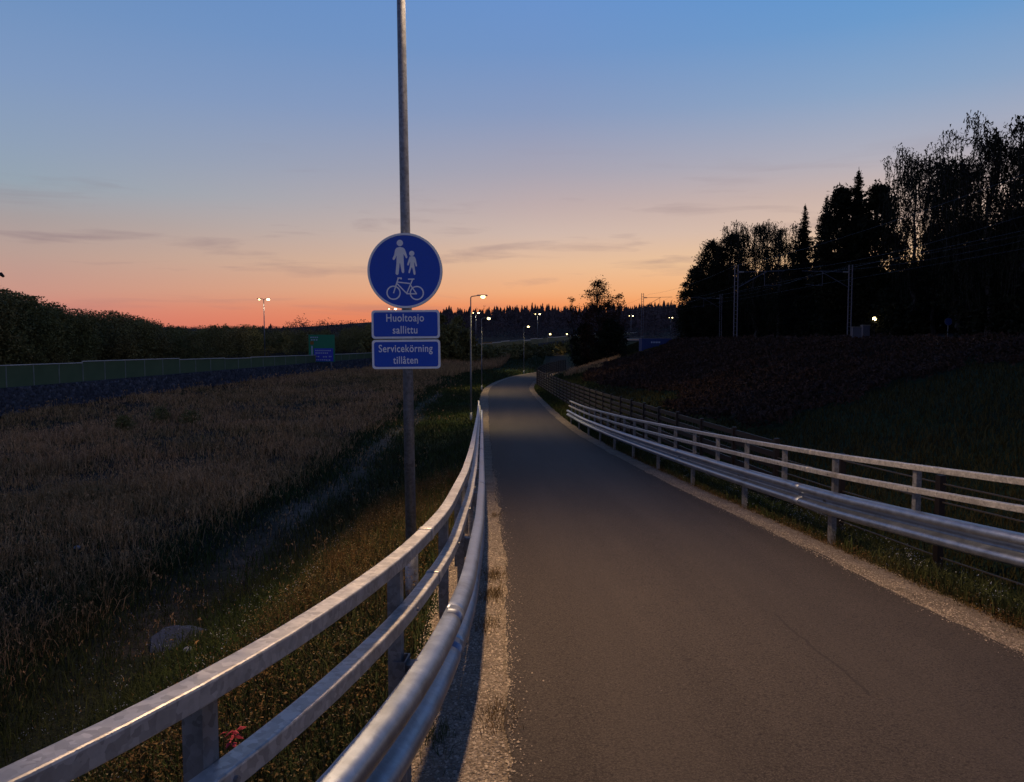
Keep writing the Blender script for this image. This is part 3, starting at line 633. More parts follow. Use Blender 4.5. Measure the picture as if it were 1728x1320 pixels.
plate(684.6, 547.5, .582, .243, [('Huoltoajo', .025, .093, .80), ('sallittu', -.078, .093, .80)], 'blue text plate reading Huoltoajo sallittu, directly under the round sign')
plate(685.6, 598, .584, .250, [('Servicekörning', .020, .090, .79), ('tillåten', -.080, .090, .79)], 'blue text plate reading Servicekörning tillåten, lowest on the lamp post')
for dz in (-.2, .2): MB().box((PX-sgn.location.x-.0, .018, dz), (.14, .022, .03)).tube([(PX-sgn.location.x-.06, .02, dz), (PX-sgn.location.x-.055, .09, dz)], .008, 6).build('bracket', M['signback'], sgn)

# ------------------------------------------------------------------ retaining wall and glass noise barrier
wall = empty('gabion_wall', (XW(60), 60, float(ZB(60)))); tag(wall, 'long dark stone gabion wall under the glass barrier, beyond the field', 'wall'); wo_ = Vector(wall.location)
hd = math.atan2(1, .271); stepY = 2.0*math.cos(math.atan(.271))
def gab(i, y0):
    y1 = y0+stepY; zb = min(float(ZB(y0)), float(ZB(y1)))-.8; vs = []; n = 7; m = 6
    for a in range(n):
        for b in range(m):
            y = y0+.004+(y1-y0-.008)*a/(n-1); zt = float(ZW(y)); z = zb+(zt-zb)*b/(m-1); e = 0 if a in (0, n-1) else random.uniform(-.03, .07)
            vs.append((XW(y)+e, y-e*.27, z))
    fs = [(a*m+b, (a+1)*m+b, (a+1)*m+b+1, a*m+b+1) for a in range(n-1) for b in range(m-1)]
    k = len(vs)
    for y in (y0+.004, y1-.004): vs.append((XW(y)-1.1, y, float(ZW(y))))
    fs.append((m-1, (n-1)*m+m-1, k+1, k)); fs += [(a*m+m-1, (a+1)*m+m-1, (a+1)*m+m-1) for a in ()]
    MB().add([Vector(v)-wo_ for v in vs], fs).build('gabion_basket', M['gabion'], wall)
ygs = np.arange(30, 150, stepY)
for i, y0 in enumerate(ygs): gab(i, float(y0))
vs = []; yy = np.arange(150, 262, 4)
for y in yy: vs += [Vector((XW(y), y, float(ZB(y))-1))-wo_, Vector((XW(y), y, float(ZW(y))))-wo_]
o = MB().add(vs, [(2*i, 2*i+2, 2*i+3, 2*i+1) for i in range(len(yy)-1)]).build('far_baskets', M['gabion'], wall); o['kind'] = 'stuff'
bar = empty('noise_barrier', (XW(60)-.35, 60, float(ZW(60)))); tag(bar, 'green glass noise barrier with pale top edge on the gabion wall', 'barrier'); bo_ = Vector(bar.location)
y = 34.6; i = 0
stepz = 0
while y < 150:
    y1 = y+stepY; x0, x1 = XW(y)-.35, XW(y1)-.35; zb0, zb1 = float(ZW(y))-.02, float(ZW(y1))-.02
    zt = float(ZT((y+y1)/2)); zt = round(zt/.09)*.09 if False else zt
    dq = .10 if (52.5 < y < 62) else 0; dq = -.06 if (69 < y < 73) else dq; t0, t1 = float(ZT(y))+dq-.04, float(ZT(y1))+dq-.04
    v = [Vector(q)-bo_ for q in ((x0, y+.05, zb0), (x1, y1-.05, zb1), (x1, y1-.05, t1), (x0, y+.05, t0))]; th = Vector((-.03, 0, 0))
    MB().add(v+[q+th for q in v], [(0, 1, 2, 3), (7, 6, 5, 4), (0, 4, 5, 1), (2, 6, 7, 3), (1, 5, 6, 2), (0, 3, 7, 4)]).build('glass_panel', M['glass'], bar)
    a = Vector((x0, y+.02, t0+.03))-bo_; b = Vector((x1, y1-.02, t1+.03))-bo_; e = Vector((.05, 0, 0)); f = Vector((0, 0, .055))
    MB().add([a-e, a+e, b+e, b-e, a-e+f, a+e+f, b+e+f, b-e+f], [(3, 2, 1, 0), (4, 5, 6, 7), (0, 1, 5, 4), (1, 2, 6, 5), (2, 3, 7, 6), (3, 0, 4, 7)]).build('top_cap', M['cap'], bar)
    MB().box(Vector((x0, y, (zb0+t0)/2))-bo_, (.07, .06, t0-zb0)).build('post', M['bpost'], bar)
    y = y1; i += 1
vs = []; fs = []; cv = []; cf_ = []
yy = np.arange(y, 520, 6.0)
for j, q in enumerate(yy[:-1]):
    st = random.choice([-.12, 0, 0, .12]); q1 = q+6
    z0, z1 = (float(ZW(q)) if q < 250 else gz(XW(q), q))-1, (float(ZW(q1)) if q1 < 250 else gz(XW(q1), q1))-1
    vs += [Vector((XW(q)-.35, q, z0))-bo_, Vector((XW(q1)-.35, q1, z1))-bo_, Vector((XW(q1)-.35, q1, float(ZT(q1))+st))-bo_, Vector((XW(q)-.35, q, float(ZT(q))+st))-bo_]; fs.append((4*j, 4*j+1, 4*j+2, 4*j+3))
    if random.random() < .82:
        h = .07+q*.0005; k = len(cv); a = Vector((XW(q)-.33, q, float(ZT(q))+st))-bo_; b = Vector((XW(q1)-.33, q1, float(ZT(q1))+st))-bo_; w = Vector((.1, 0, 0)); u = Vector((0, 0, h))
        cv += [a, b, b+u, a+u, a-w, b-w, b-w+u, a-w+u]; cf_ += [(k, k+1, k+2, k+3), (k+3, k+2, k+6, k+7), (k+4, k+7, k+6, k+5)]
o = MB().add(vs, fs).build('far_panels', M['glass'], bar); o['kind'] = 'stuff'
o = MB().add(cv, cf_).build('far_top_caps', M['cap'], bar); o['kind'] = 'stuff'
# highway guide sign
c = at(543, 588, 85); gs = empty('guide_sign', (c.x, 85, float(ZW(85)))); tag(gs, 'large green and blue highway guide sign standing at the glass barrier', 'road sign'); go = Vector(gs.location)
w, h = 44/F*85, 46/F*85; q = Vector((0, 0, c.z-go.z))
MB().box(q, (w, .06, h)).build('sign_face', M['green'], gs)
MB().box(q+Vector((w*.07, -.035, -h*.24)), (w*.74, .03, h*.48)).build('blue_panel', M['signblue2'], gs)
MB().box(q+Vector((-w*.37, -.04, -h*.20)), (w*.045, .03, h*.58)).build('pale_stripe', M['palewhite'], gs)
MB().box(q+Vector((-w*.37, -.04, h*.20)), (w*.13, .03, h*.12)).build('amber_mark', M['yellow'], gs)
for k, (dx, dz, ww) in enumerate([(-.28, .40, .32), (-.28, .31, .28), (.05, -.08, .62), (.0, -.17, .5), (-.18, -.30, .2), (.12, -.31, .18), (.32, -.30, .12), (-.05, -.42, .5), (.24, -.43, .2)]):
    n = max(2, int(ww*14)); lm = MB()
    for j in range(n): MB().box(q+Vector((w*(dx-ww/2+ww*(j+.5)/n), -.056, h*dz)), (w*ww/n*.62, .012, h*.045)).build('letter', M['palewhite'], gs)
for s in (-.35, .35): MB().tube([(w*s, .1, -.6), (w*s, .1, q.z+h*.3)], .07, 10).build('post', M['pole'], gs)
# ------------------------------------------------------------------ vegetation tools
def tris_at(P, size, flat=1.0, down=0.0, wid=.28):
    """one random leaf triangle at every point"""
    n = len(P); size = np.broadcast_to(size, n)[:, None]
    a = rng.normal(size=(n, 3)); a[:, 2] *= flat; a[:, 2] -= down; a /= np.linalg.norm(a, axis=1, keepdims=True)+1e-9
    b = np.cross(a, rng.normal(size=(n, 3))); b /= np.linalg.norm(b, axis=1, keepdims=True)+1e-9
    V = np.stack([P-a*size*.5-b*size*wid, P-a*size*.5+b*size*wid, P+a*size*.6], 1)
    return V.reshape(-1, 3)
def leaf_mesh(name, Vs, mat, parent=None):
    V = np.concatenate(Vs) if isinstance(Vs, list) else Vs
    return fast_mesh(name, V, np.arange(len(V)).reshape(-1, 3), mat, parent)
def limb(m, p, q, r0, r1, sag=.0, n=4, sides=5):
    p, q = Vector(p), Vector(q); pts = []
    for i in range(n+1):
        t = i/n; w = p.lerp(q, t); w.z += sag*math.sin(math.pi*t); w.x += random.uniform(-1, 1)*.03*(q-p).length*(0 < i < n); pts.append(w)
    m.tube(pts, [r0+(r1-r0)*i/n for i in range(n+1)], sides, cap=False); return pts
def broad_tree(name, x, y, H, W, label, cat='tree', group=None, leaf='leaf', bark='bark', clumps=46, per=150, size=.34, low=.12, top_sparse=0, zb=None, shape=1.0):
    zb = gz(x, y) if zb is None else zb; root = empty(name, (x, y, zb-.1)); tag(root, label, cat, group)
    tm = MB(); lean = random.uniform(-.03, .03)*H; tr = limb(tm, (0, 0, -.3), (lean, 0, H*.93), .012*H+.05, .02, n=8, sides=8)
    Vs = []
    for k in range(clumps):
        t = low+(1-low)*((k+.5)/clumps); t = min(.985, max(low, t+random.gauss(0, .03)))
        prof = math.sin(math.pi*min(1, max(.06, ((t-low)/(1-low))**.75*.93+.06)))**.7*shape
        a = k*2.4+random.uniform(-.5, .5); r = W/2*prof*math.sqrt(random.uniform(.12, 1))
        c = np.array([lean*t+r*math.cos(a), r*math.sin(a), H*t*.97]); base = tr[min(8, max(1, int(t*.8*8)))]
        limb(tm, base, c, .004*H+.01, .008, .1, 3, 4)
        cr = (W*.16+.25)*random.uniform(.6, 1.15)*(1-.35*t)
        n = int(per*random.uniform(.6, 1.3)*(1 if t < .72 else 1-top_sparse)); P = c+rng.normal(size=(n, 3))*np.array([cr, cr, cr*.75])*.55
        Vs.append(tris_at(P, size*rng.uniform(.6, 1.3, n), .8))
    tm.build('trunk', M[bark], root, True); leaf_mesh('crown', Vs, M[leaf], root); return root
def weeping_birch(x, y, H, W, label, strands=430, leaf='leaf', sparse=1.0, zb=None):
    strands = int(strands*1.0); W = W*1.12
    zb = gz(x, y) if zb is None else zb; root = empty('birch_tree', (x, y, zb-.1)); tag(root, label, 'tree', 'trees of the grove beyond the railway')
    tm = MB(); tr = limb(tm, (0, 0, -.3), (random.uniform(-.6, .6), 0, H*.96), .17+.006*H, .03, n=9, sides=8); P = []; S = []
    nl = 40; tips = []
    for k in range(nl):
        t = .20+.78*k/nl; b = tr[min(9, int(t*9))].lerp(tr[min(9, int(t*9)+1)], (t*9) % 1); a = k*2.4+random.uniform(-.4, .4)
        r = W/2*(math.sin(math.pi*min(1, .16+.84*(1-t)**.8*1.12))**.8)*random.uniform(.55, 1.05)+.25
        e = Vector((b.x+r*math.cos(a), b.y+r*math.sin(a), min(H*.99, b.z+r*random.uniform(.35, .95)))); pts = limb(tm, b, e, .045, .012, .35, 5, 4); tips.append(pts)
    for k in range(strands):
        pts = random.choice(tips); i = random.randint(2, 5); s = pts[i]+Vector((random.gauss(0, .28), random.gauss(0, .28), random.gauss(.1, .22)))
        ln = random.uniform(1.0, 4.0)*(H/20)*(1 if i > 2 else .7); m = int(ln/.105*sparse); dx, dy = random.gauss(0, .10), random.gauss(0, .10)
        q = np.linspace(0, 1, max(m, 4)); w = np.stack([s.x+dx*ln*q+.05*np.sin(q*7+k), s.y+dy*ln*q, s.z+.12*np.sin(q*3)-ln*q], 1)
        P.append(w+rng.normal(size=w.shape)*.055); S.append(rng.uniform(.13, .30, len(w)))
        tm.tube([tuple(w[0]), tuple(w[len(w)//2]), tuple(w[-1])], .011, 3, cap=False)
    for pts in tips:     # leaf tufts along the limbs
        for p in pts[1:]:
            n = int(17*sparse); P.append(np.array(p)+rng.normal(size=(n, 3))*np.array([.38, .38, .30])); S.append(rng.uniform(.16, .34, n))
    tm.build('trunk', M['birchbark'], root, True); P = np.concatenate(P); leaf_mesh('crown', tris_at(P, np.concatenate(S)*1.3, 1, 1.8, .18), M[leaf], root); return root
def spruce(x, y, H, W, label, zb=None, dens=1.0, name='spruce_tree', group='trees of the grove beyond the railway'):
    zb = gz(x, y) if zb is None else zb; root = empty(name, (x, y, zb-.1)); tag(root, label, 'tree', group)
    tm = MB(); tm.tube([(0, 0, -.3), (0, 0, H*.5), (0, 0, H)], [.02*H*.6+.04, .10, .015], 8); P = []; S = []
    z = H*.10
    while z < H-.15:
        t = 1-z/H; L = min(.34*(H-z)**.92, W/2)*random.uniform(.72, 1.12)+.10; nb = 6 if t > .15 else 4
        for k in range(nb):
            a = random.uniform(0, 6.28); l = L*random.uniform(.7, 1.1); m = max(4, int(l*10*dens)); q = np.linspace(.05, 1, m)
            zz = z-l*.42*q+l*.30*q**3+.02; w = np.stack([math.cos(a)*l*q, math.sin(a)*l*q, zz], 1)
            for r in range(4):
                sd = rng.normal(size=(m, 3))*np.array([.10, .10, .09])*(1.3-.5*q[:, None])*(.5+.5*min(1, l)); sd[:, 2] -= .10*(1-q*.5); P.append(w+sd); S.append((.40-.17*q)*rng.uniform(.6, 1.2, m)*min(1, .45+l*.4))
            if k < 3: tm.tube([(0, 0, z), tuple(w[m//2]), tuple(w[-1])], [.03, .018, .006], 3, cap=False)
        z += max(.22, .46*min(1, .4+t))
    P.append(np.stack([np.zeros(12), np.zeros(12), np.linspace(H-.9, H+.15, 12)], 1)); S.append(np.linspace(.3, .14, 12))
    tm.build('trunk', M['bark'], root, True); leaf_mesh('crown', tris_at(np.concatenate(P), np.concatenate(S), .8, .25), M['needle'], root); return root
def topz(u, v, Y): return at(u, v, Y).z

# ------------------------------------------------------------------ far wooded ridge and roadside wood (each reads as one mass)
def wood(name, specs, mat, fine=1.0):
    Vs = []
    for x, y, zb, H, W, kind in specs:
        if kind == 'c':
            n = 34; t = np.sort(rng.random(n)); L = W*(1-t)+.25; a = rng.random(n)*6.28; P = np.stack([x+np.cos(a)*L*.5, y+np.sin(a)*L*.5, zb+t*H], 1)
            V = np.stack([P-np.stack([np.sin(a)*L*.6+.15, -np.cos(a)*L*.1, .5+0*a], 1), P+np.stack([np.sin(a)*L*.6+.15, -np.cos(a)*L*.1, -.5+0*a], 1), np.stack([x+0*a, y+0*a, zb+np.minimum(t*H+H*.20, H)], 1)], 1)
            Vs.append(V.reshape(-1, 3))
        else:
            n = int(kind); nc = 9; cz = rng.random(nc)**.8; ca = rng.random(nc)*6.28; pr = np.sin(np.pi*np.clip(cz*.88+.12, 0, 1))**.6*W*.5
            C = np.stack([x+np.cos(ca)*pr*.7, y+np.sin(ca)*pr*.7, zb+.3+cz*(H-.8)], 1); P = C[rng.integers(0, nc, n)]+rng.normal(size=(n, 3))*np.array([W*.16, W*.16, H*.075])
            P[:, 2] = np.minimum(P[:, 2], zb+H); Vs.append(tris_at(P, rng.uniform(.35, .8, n)*(.4+H*.06)*fine, .9))
    o = leaf_mesh(name, Vs, mat); tag(o, kind='stuff'); return o
specs = []
rv = table([(0, 548), (150, 548), (300, 554), (420, 550), (520, 553), (600, 548), (700, 530), (745, 521), (810, 518), (900, 513), (950, 516), (1042, 512), (1134, 509), (1250, 505), (1400, 500)], 6)
for k in range(1900):
    u = random.uniform(60, 1420); Y = random.choice([470, 520, 560, 600, 640])+random.uniform(-22, 22); v = float(rv(u))+(640-Y)*.05+random.gauss(1.5, 2.4)
    x = (u-864)/F*Y; zt = topz(u, v, Y); zb = gz(x, Y); H = max(zt-zb, 5); H = min(H, 30); specs.append((x, Y, zt-H, H, 2.4+H*.17, 'c' if random.random() < .72 else '46'))
for k in range(1300):
    u = random.uniform(60, 1420); Y = random.uniform(380, 470); x = (u-864)/F*Y; zt = topz(u, float(rv(u))+random.uniform(8, 34), Y); zb = gz(x, Y); H = max(4, zt-zb); specs.append((x, Y, zb-1, H+1, 3.5+H*.2, '40'))
for k in range(700):
    u = random.uniform(480, 1330); Y = random.uniform(262, 380); x = (u-864)/F*Y
    if x > XW(Y)-16 and x < XW(Y)+4: continue
    zb = gz(x, Y); specs.append((x, Y, zb-1, random.uniform(4, 8.5), 5.0, '60'))
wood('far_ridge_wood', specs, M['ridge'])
specs = []; lv = table([(0, 482), (20, 490), (60, 500), (110, 516), (130, 520), (200, 524), (250, 536), (300, 548), (320, 551), (370, 545), (450, 549), (520, 552), (560, 553), (620, 545), (680, 532), (800, 524)], 3)
for k in range(900):
    u = random.uniform(-260, 640); wy = 57681/(1218-u); Y = wy*1.55+random.uniform(6, 46); vt = float(lv(max(u, 0)))-max(0, -u)*.12
    x = (u-864)/F*Y; zb = gz(x, Y)-.2; zt = topz(u, vt+abs(random.gauss(0, 1))*9, Y)
    if k > 520: zt = zb+(zt-zb)*random.uniform(.35, .7)
    H = max(2.2, zt-zb); specs.append((x, Y, zb, H, 1.7+H*.15, '620' if u < 250 else '440'))
wood('roadside_wood', specs, M['leaf2'], .6)
# thicket between the field and the barrier, behind the sign plates
ORD = ['first', 'second', 'third', 'fourth', 'fifth', 'sixth', 'seventh', 'eighth', 'ninth', 'tenth', 'eleventh', 'twelfth', 'thirteenth']
for k, (u, v, Y) in enumerate([(632, 556, 104), (652, 545, 107), (676, 538, 103), (700, 528, 108), (722, 536, 104), (743, 527, 110), (760, 545, 106), (776, 533, 113), (788, 556, 108)]):
    x = (u-864)/F*Y; broad_tree('thicket_tree', x, Y, topz(u, v, Y)-gz(x, Y), 4.2, ORD[k]+' dark young tree from the left in the thicket behind the sign plates', group='trees of the thicket behind the sign plates', leaf='leaf2', clumps=20, per=150, size=.38, low=.03)
for k, (u, v, Y) in enumerate([(806, 588, 128), (815, 601, 118), (826, 590, 132), (838, 596, 122), (845, 586, 138), (866, 588, 144), (872, 597, 128), (886, 584, 150), (905, 583, 158), (925, 580, 168), (944, 577, 178), (962, 574, 186), (980, 570, 196)]):
    x = (u-864)/F*Y; broad_tree('hedge_bush', x, Y, max(1.6, topz(u, v, Y)-gz(x, Y)), 4.4, ORD[k]+' dark bush from the left in the hedge below the far glass barrier', 'bush', 'hedge bushes below the barrier', leaf='leaf2', clumps=12, per=110, size=.4, low=.02)
# lone tree in the middle and its small neighbours
p = at(1012, 600, 112)
broad_tree('deciduous_tree', p.x, 112, topz(1008, 468, 112)-gz(p.x, 112), 6.6, 'lone tree with sparse reddish top standing mid-picture right of the path bend', leaf='leaf_aut', clumps=74, per=130, size=.26, low=.05, top_sparse=.42)
p = at(1030, 600, 108); broad_tree('deciduous_tree', p.x, 108, topz(1040, 540, 108)-gz(p.x, 108), 5.0, 'low dense bushy tree tucked against the right of the lone tree', leaf='leaf', clumps=34, per=170, size=.34, low=.02)
p = at(985, 600, 115); broad_tree('deciduous_tree', p.x, 115, topz(985, 545, 115)-gz(p.x, 115), 4.2, 'low dense bushy tree tucked against the left of the lone tree', leaf='leaf', clumps=30, per=170, size=.34, low=.02)
p = at(966, 600, 150); broad_tree('sapling', p.x, 150, topz(962, 497, 150)-gz(p.x, 150), 3.2, 'thin bare-looking sapling poking above the ridge left of the lone tree', leaf='leaf_aut', clumps=18, per=26, size=.34, low=.3)
p = at(1046, 600, 125); broad_tree('sapling', p.x, 125, topz(1034, 494, 125)-gz(p.x, 125), 3.0, 'thin sapling poking above the ridge right of the lone tree', leaf='leaf_aut', clumps=20, per=30, size=.30, low=.3)

# ------------------------------------------------------------------ grove beyond the railway
G = 'trees of the grove beyond the railway'
def T(u, v, Y, dz=0): x = (u-864)/F*Y; return x, Y, topz(u, v, Y)-gz(x, Y)
x, y, H = T(1660, 206, 66); weeping_birch(x, y, H, 9.4, 'tallest weeping birch, highest treetop near the right edge', 700)
x, y, H = T(1722, 236, 63); weeping_birch(x, y, H, 7.0, 'weeping birch cut by the right edge of the picture', 560)
x, y, H = T(1612, 272, 74); weeping_birch(x, y, H, 6.5, 'weeping birch just left of the tallest birch', 360)
x, y, H = T(1534, 255, 84); weeping_birch(x, y, H, 6.4, 'slender weeping birch right of the tall broad spruce', 520)
x, y, H = T(1574, 270, 88); weeping_birch(x, y, H, 6.0, 'weeping birch with sky showing through, second right of the broad spruce', 430)
x, y, H = T(1440, 283, 95); spruce(x, y, H, 12.5, 'tall broad dark spruce rising left of the birches', dens=1.9)
x, y, H = T(1418, 312, 97); broad_tree('deciduous_tree', x, y, H, 7.0, 'dense dark tree hugging the left of the broad spruce', group=G, clumps=110, per=200, low=.05, size=.4)
x, y, H = T(1468, 306, 93); broad_tree('deciduous_tree', x, y, H, 6.5, 'dense dark tree hugging the right of the broad spruce', group=G, clumps=110, per=200, low=.05, size=.4)
x, y, H = T(1387, 330, 108); spruce(x, y, H, 7.6, 'ragged spruce between the broad spruce and the slim pointed spruce')
x, y, H = T(1352, 344, 112); spruce(x, y, H, 7.0, 'slim pointed spruce standing clear in the treeline')
x, y, H = T(1311, 383, 118); weeping_birch(x, y, H, 7.5, 'small birch left of the slim pointed spruce', 560)
x, y, H = T(1272, 376, 126); weeping_birch(x, y, H, 8.0, 'birch with feathery top, fourth treetop from the left of the grove', 620)
x, y, H = T(1236, 392, 134); broad_tree('deciduous_tree', x, y, H, 8.0, 'rounded leafy tree, third from the left end of the grove', group=G, clumps=100, per=200, low=.05)
x, y, H = T(1203, 402, 140); broad_tree('deciduous_tree', x, y, H, 8.0, 'rounded leafy tree, second from the left end of the grove', group=G, clumps=100, per=200, low=.05)
x, y, H = T(1172, 447, 146); broad_tree('deciduous_tree', x, y, H, 6.5, 'leafy tree at the left end of the grove, lowest of the grove', group=G, clumps=90, per=190, low=.03)
x, y, H = T(1338, 410, 122); broad_tree('deciduous_tree', x, y, H, 5.0, 'dark tree half hidden behind the slim pointed spruce', group=G, clumps=40, per=150, low=.05)
x, y, H = T(1640, 372, 78); broad_tree('deciduous_tree', x, y, H, 9.0, 'broad dark tree filling in under the tallest birch', group=G, clumps=90, per=190, low=.28)
x, y, H = T(1712, 350, 74); broad_tree('deciduous_tree', x, y, H, 8.0, 'broad dark tree at the right edge under the birches', group=G, clumps=80, per=190, low=.30)
x, y, H = T(1572, 425, 98); broad_tree('deciduous_tree', x, y, H, 9.0, 'broad dark tree behind the cottage roof', group=G, clumps=80, per=190, low=.06)
specs = []
for k in range(300):
    u = random.uniform(1150, 1800); Y = 28*1305/(u-864)*1.72+random.uniform(4, 40); x = (u-864)/F*Y
    if x < 46 or (1530 < u < 1640 and Y < 105): continue
    vt = np.interp(u, [1150, 1200, 1330, 1400, 1480, 1560, 1800], [478, 442, 445, 400, 440, 440, 395])+random.uniform(0, 60); zb = gz(x, Y); specs.append((x, Y, zb-.3, max(3, topz(u, vt, Y)-zb), 6.0, '420'))
for k in range(150):      # low growth in front, between the trunks
    u = random.uniform(1150, 1800); Y = 40*1305/(u-864)+random.uniform(-1, 5); x = (u-864)/F*Y
    if x < 41 or 1465 < u < 1490 or 1540 < u < 1615: continue
    zb = gz(x, Y); specs.append((x, Y, zb-.3, random.uniform(2.5, 6.5), 4.0, '420'))
for k in range(90):      # wood behind the cottage
    u = random.uniform(1480, 1800); Y = random.uniform(112, 135); x = (u-864)/F*Y; zb = gz(x, Y); specs.append((x, Y, zb-.3, max(3, topz(u, random.uniform(440, 500), Y)-zb), 7.0, '420'))
wood('grove_undergrowth', specs, M['leaf'])

# ------------------------------------------------------------------ grasses, weeds, heather (uncountable)
def blades(name, P, h, w, lean, mat, kink=.3):
    n = len(P); a = rng.random(n)*6.28; ld = np.stack([np.cos(a), np.sin(a), 0*a], 1)*(lean*h*rng.random(n)**.7)[:, None]; b = rng.random(n)*6.28
    sd = np.stack([np.cos(b), np.sin(b), 0*b], 1)*(w*.5)[:, None]; up = np.array([0, 0, 1.0])
    m = P+ld*kink+up*(h*.6)[:, None]; t = P+ld+up*(h*np.sqrt(np.clip(1-(lean*.5)**2, .2, 1)))[:, None]
    V = np.stack([P-sd, P+sd, m+sd*.7, m-sd*.7, t], 1).reshape(-1, 3); k = np.arange(n)[:, None]*5
    T = np.concatenate([k+np.array([[0, 1, 2]]), k+np.array([[0, 2, 3]]), k+np.array([[3, 2, 4]])], 0)
    o = fast_mesh(name, V, T, mat); tag(o, kind='stuff'); return o
def scatter(n, y0, y1, xf0, xf1, pw=2.0):
    Y = y0*(y1/y0)**(rng.random(n)) if pw is None else y0+(y1-y0)*rng.random(n)**pw
    a, b = xf0(Y), xf1(Y); X = a+(b-a)*rng.random(n); return X, Y
def vnoise(X, Y, s): return .5+.25*np.sin(X*s+1.3*np.sin(Y*s*.7))+.25*np.sin(Y*s*1.3+1.7*np.sin(X*s*.6+2))
def lay(X, Y): return np.stack([X, Y, ground(X, Y)], 1)
# dry field grass, left
X, Y = scatter(360000, 8.0, 104, lambda y: np.maximum(XW(y)+.4, -.72*y-2), lambda y: trk(y)+2.2, None)
edge = trk(Y)-.85-1.2*np.abs(rng.normal(size=len(Y)))*vnoise(X, Y, .8); cl = vnoise(X, Y, .55)*.5+vnoise(X+7, Y-3, 1.9)*.5
keep = ((X < edge) | (rng.random(len(X)) < .16)) & (X > XW(Y)+.3) & (rng.random(len(X)) < .12+1.1*cl**1.5); X, Y, cl = X[keep], Y[keep], cl[keep]
h = (.14+.30*rng.random(len(X))**1.6)*(.35+1.15*cl); h[X > edge[keep]] *= .35; h *= .45+.55*sst(9, 18, Y)
r_ = rng.random(len(X)); green = .72-.50*sst(9, 22, Y)
a_ = r_ > green; blades('dry_field_grass', lay(X, Y)[a_], h[a_], (.004+.0006*Y)[a_], 1.15, M['dry'])
blades('field_grass_undergrowth', lay(X, Y)[~a_], h[~a_]*.7, (.005+.0007*Y)[~a_], 1.0, M['grass'])
k_ = rng.random(len(X)) < .035*sst(8, 16, Y); P = lay(X, Y)[k_]; blades('seeding_stalks', P, h[k_]*1.55+.1, (.003+.0004*Y)[k_], .35, M['dry'])
q = np.repeat(P, 4, 0); q[:, 2] += np.repeat(h[k_]*1.5+.08, 4)*rng.uniform(.8, 1.02, len(q)); q[:, :2] += rng.normal(size=(len(q), 2))*.03
o = leaf_mesh('seeding_stalk_heads', tris_at(q, (.03+.001*q[:, 1])*rng.uniform(.7, 1.3, len(q)), 2.5), M['dry']); tag(o, kind='stuff')
# green bank left of the rail, near and far
X, Y = scatter(130000, 1.6, 100, lambda y: trk(y)-1.9, lambda y: XL(y)-.62, None); keep = rng.random(len(X)) < (.3+.7*vnoise(X, Y, .9))*(1-.9*np.exp(-((X-trk(Y))/.6)**2)); X, Y = X[keep], Y[keep]
blades('bank_grass', lay(X, Y), .10+.16*rng.random(len(X)), .004+.0008*Y, .9, M['grass'])
X, Y = scatter(26000, 60, 210, lambda y: XL(y)-9, lambda y: np.minimum(XL(y)+12, 20), 1.2); keep = (X < XL(Y)-.6) | (X > XL(Y)+4.6); X, Y = X[keep], Y[keep]
blades('bank_grass', lay(X, Y), .18+.2*rng.random(len(X)), .03+.0004*Y, .8, M['grass'])
X, Y = scatter(26000, 84, 200, lambda y: XL(y)-16, lambda y: XL(y)-6.0, 1.0)
blades('dry_bank_grass', lay(X, Y), .5+.6*rng.random(len(X)), .03+.0005*Y, .6, M['dry'])
X, Y = scatter(12000, 84, 150, lambda y: XL(y)+6.5, lambda y: XL(y)+10.5, 1.0); keep = X < 19; X, Y = X[keep], Y[keep]
blades('dry_bank_grass', lay(X, Y), .4+.5*rng.random(len(X)), .03+.0005*Y, .6, M['dry'])
# right verge behind the guardrail and the slope beyond the fence
X, Y = scatter(60000, 3.5, 75, lambda y: XL(y)+PW+.46, lambda y: XL(y)+PW+2.6, None); ok = rng.random(len(X)) < .35+.65*vnoise(X, Y, 1.1)
X, Y = X[ok], Y[ok]; blades('verge_grass', lay(X, Y), .12+.2*rng.random(len(X)), .004+.0009*Y, .8, M['grass'])
X, Y = scatter(150000, 5, 125, lambda y: XL(y)+PW+2.0, lambda y: 21+0*y, None); P = lay(X, Y); u, v = uv(P[:, 0], P[:, 1], P[:, 2])
def shrub_mask(u, v):
    lo = np.interp(u, [975, 985, 1040, 1120, 1180, 1280, 1330, 1400, 1480, 1560, 1640, 1728], [600, 642, 655, 690, 712, 728, 718, 690, 665, 640, 622, 612])
    hi = np.interp(u, [985, 1000, 1060, 1110, 1140], [640, 622, 606, 592, 577]); gap = (u > 1010) & (u < 1150) & (v > np.interp(u, [1010, 1150], [652, 668])) & (v < np.interp(u, [1010, 1080, 1150], [690, 690, 684]))
    wob = 6*np.sin(u*.045)+4*np.sin(u*.11+1); return (u > 985) & (v < lo+wob) & (v > hi) & ~gap
sm = shrub_mask(u, v); q = P[~sm]
blades('slope_grass', q, .08+.16*rng.random(len(q)), .005+.0009*q[:, 1], .9, M['slopegrass'])
q = P[sm]; q2 = np.repeat(q, 2, 0)+rng.normal(size=(2*len(q), 3))*.12; hh = .15+.45*vnoise(q2[:, 0], q2[:, 1], 1.0)*rng.random(len(q2)); q2[:, 2] = ground(q2[:, 0], q2[:, 1])+hh
o = leaf_mesh('heather', tris_at(q2, (.07+.0022*q2[:, 1])*rng.uniform(.7, 1.4, len(q2)), 1.2), M['heather']); tag(o, kind='stuff')
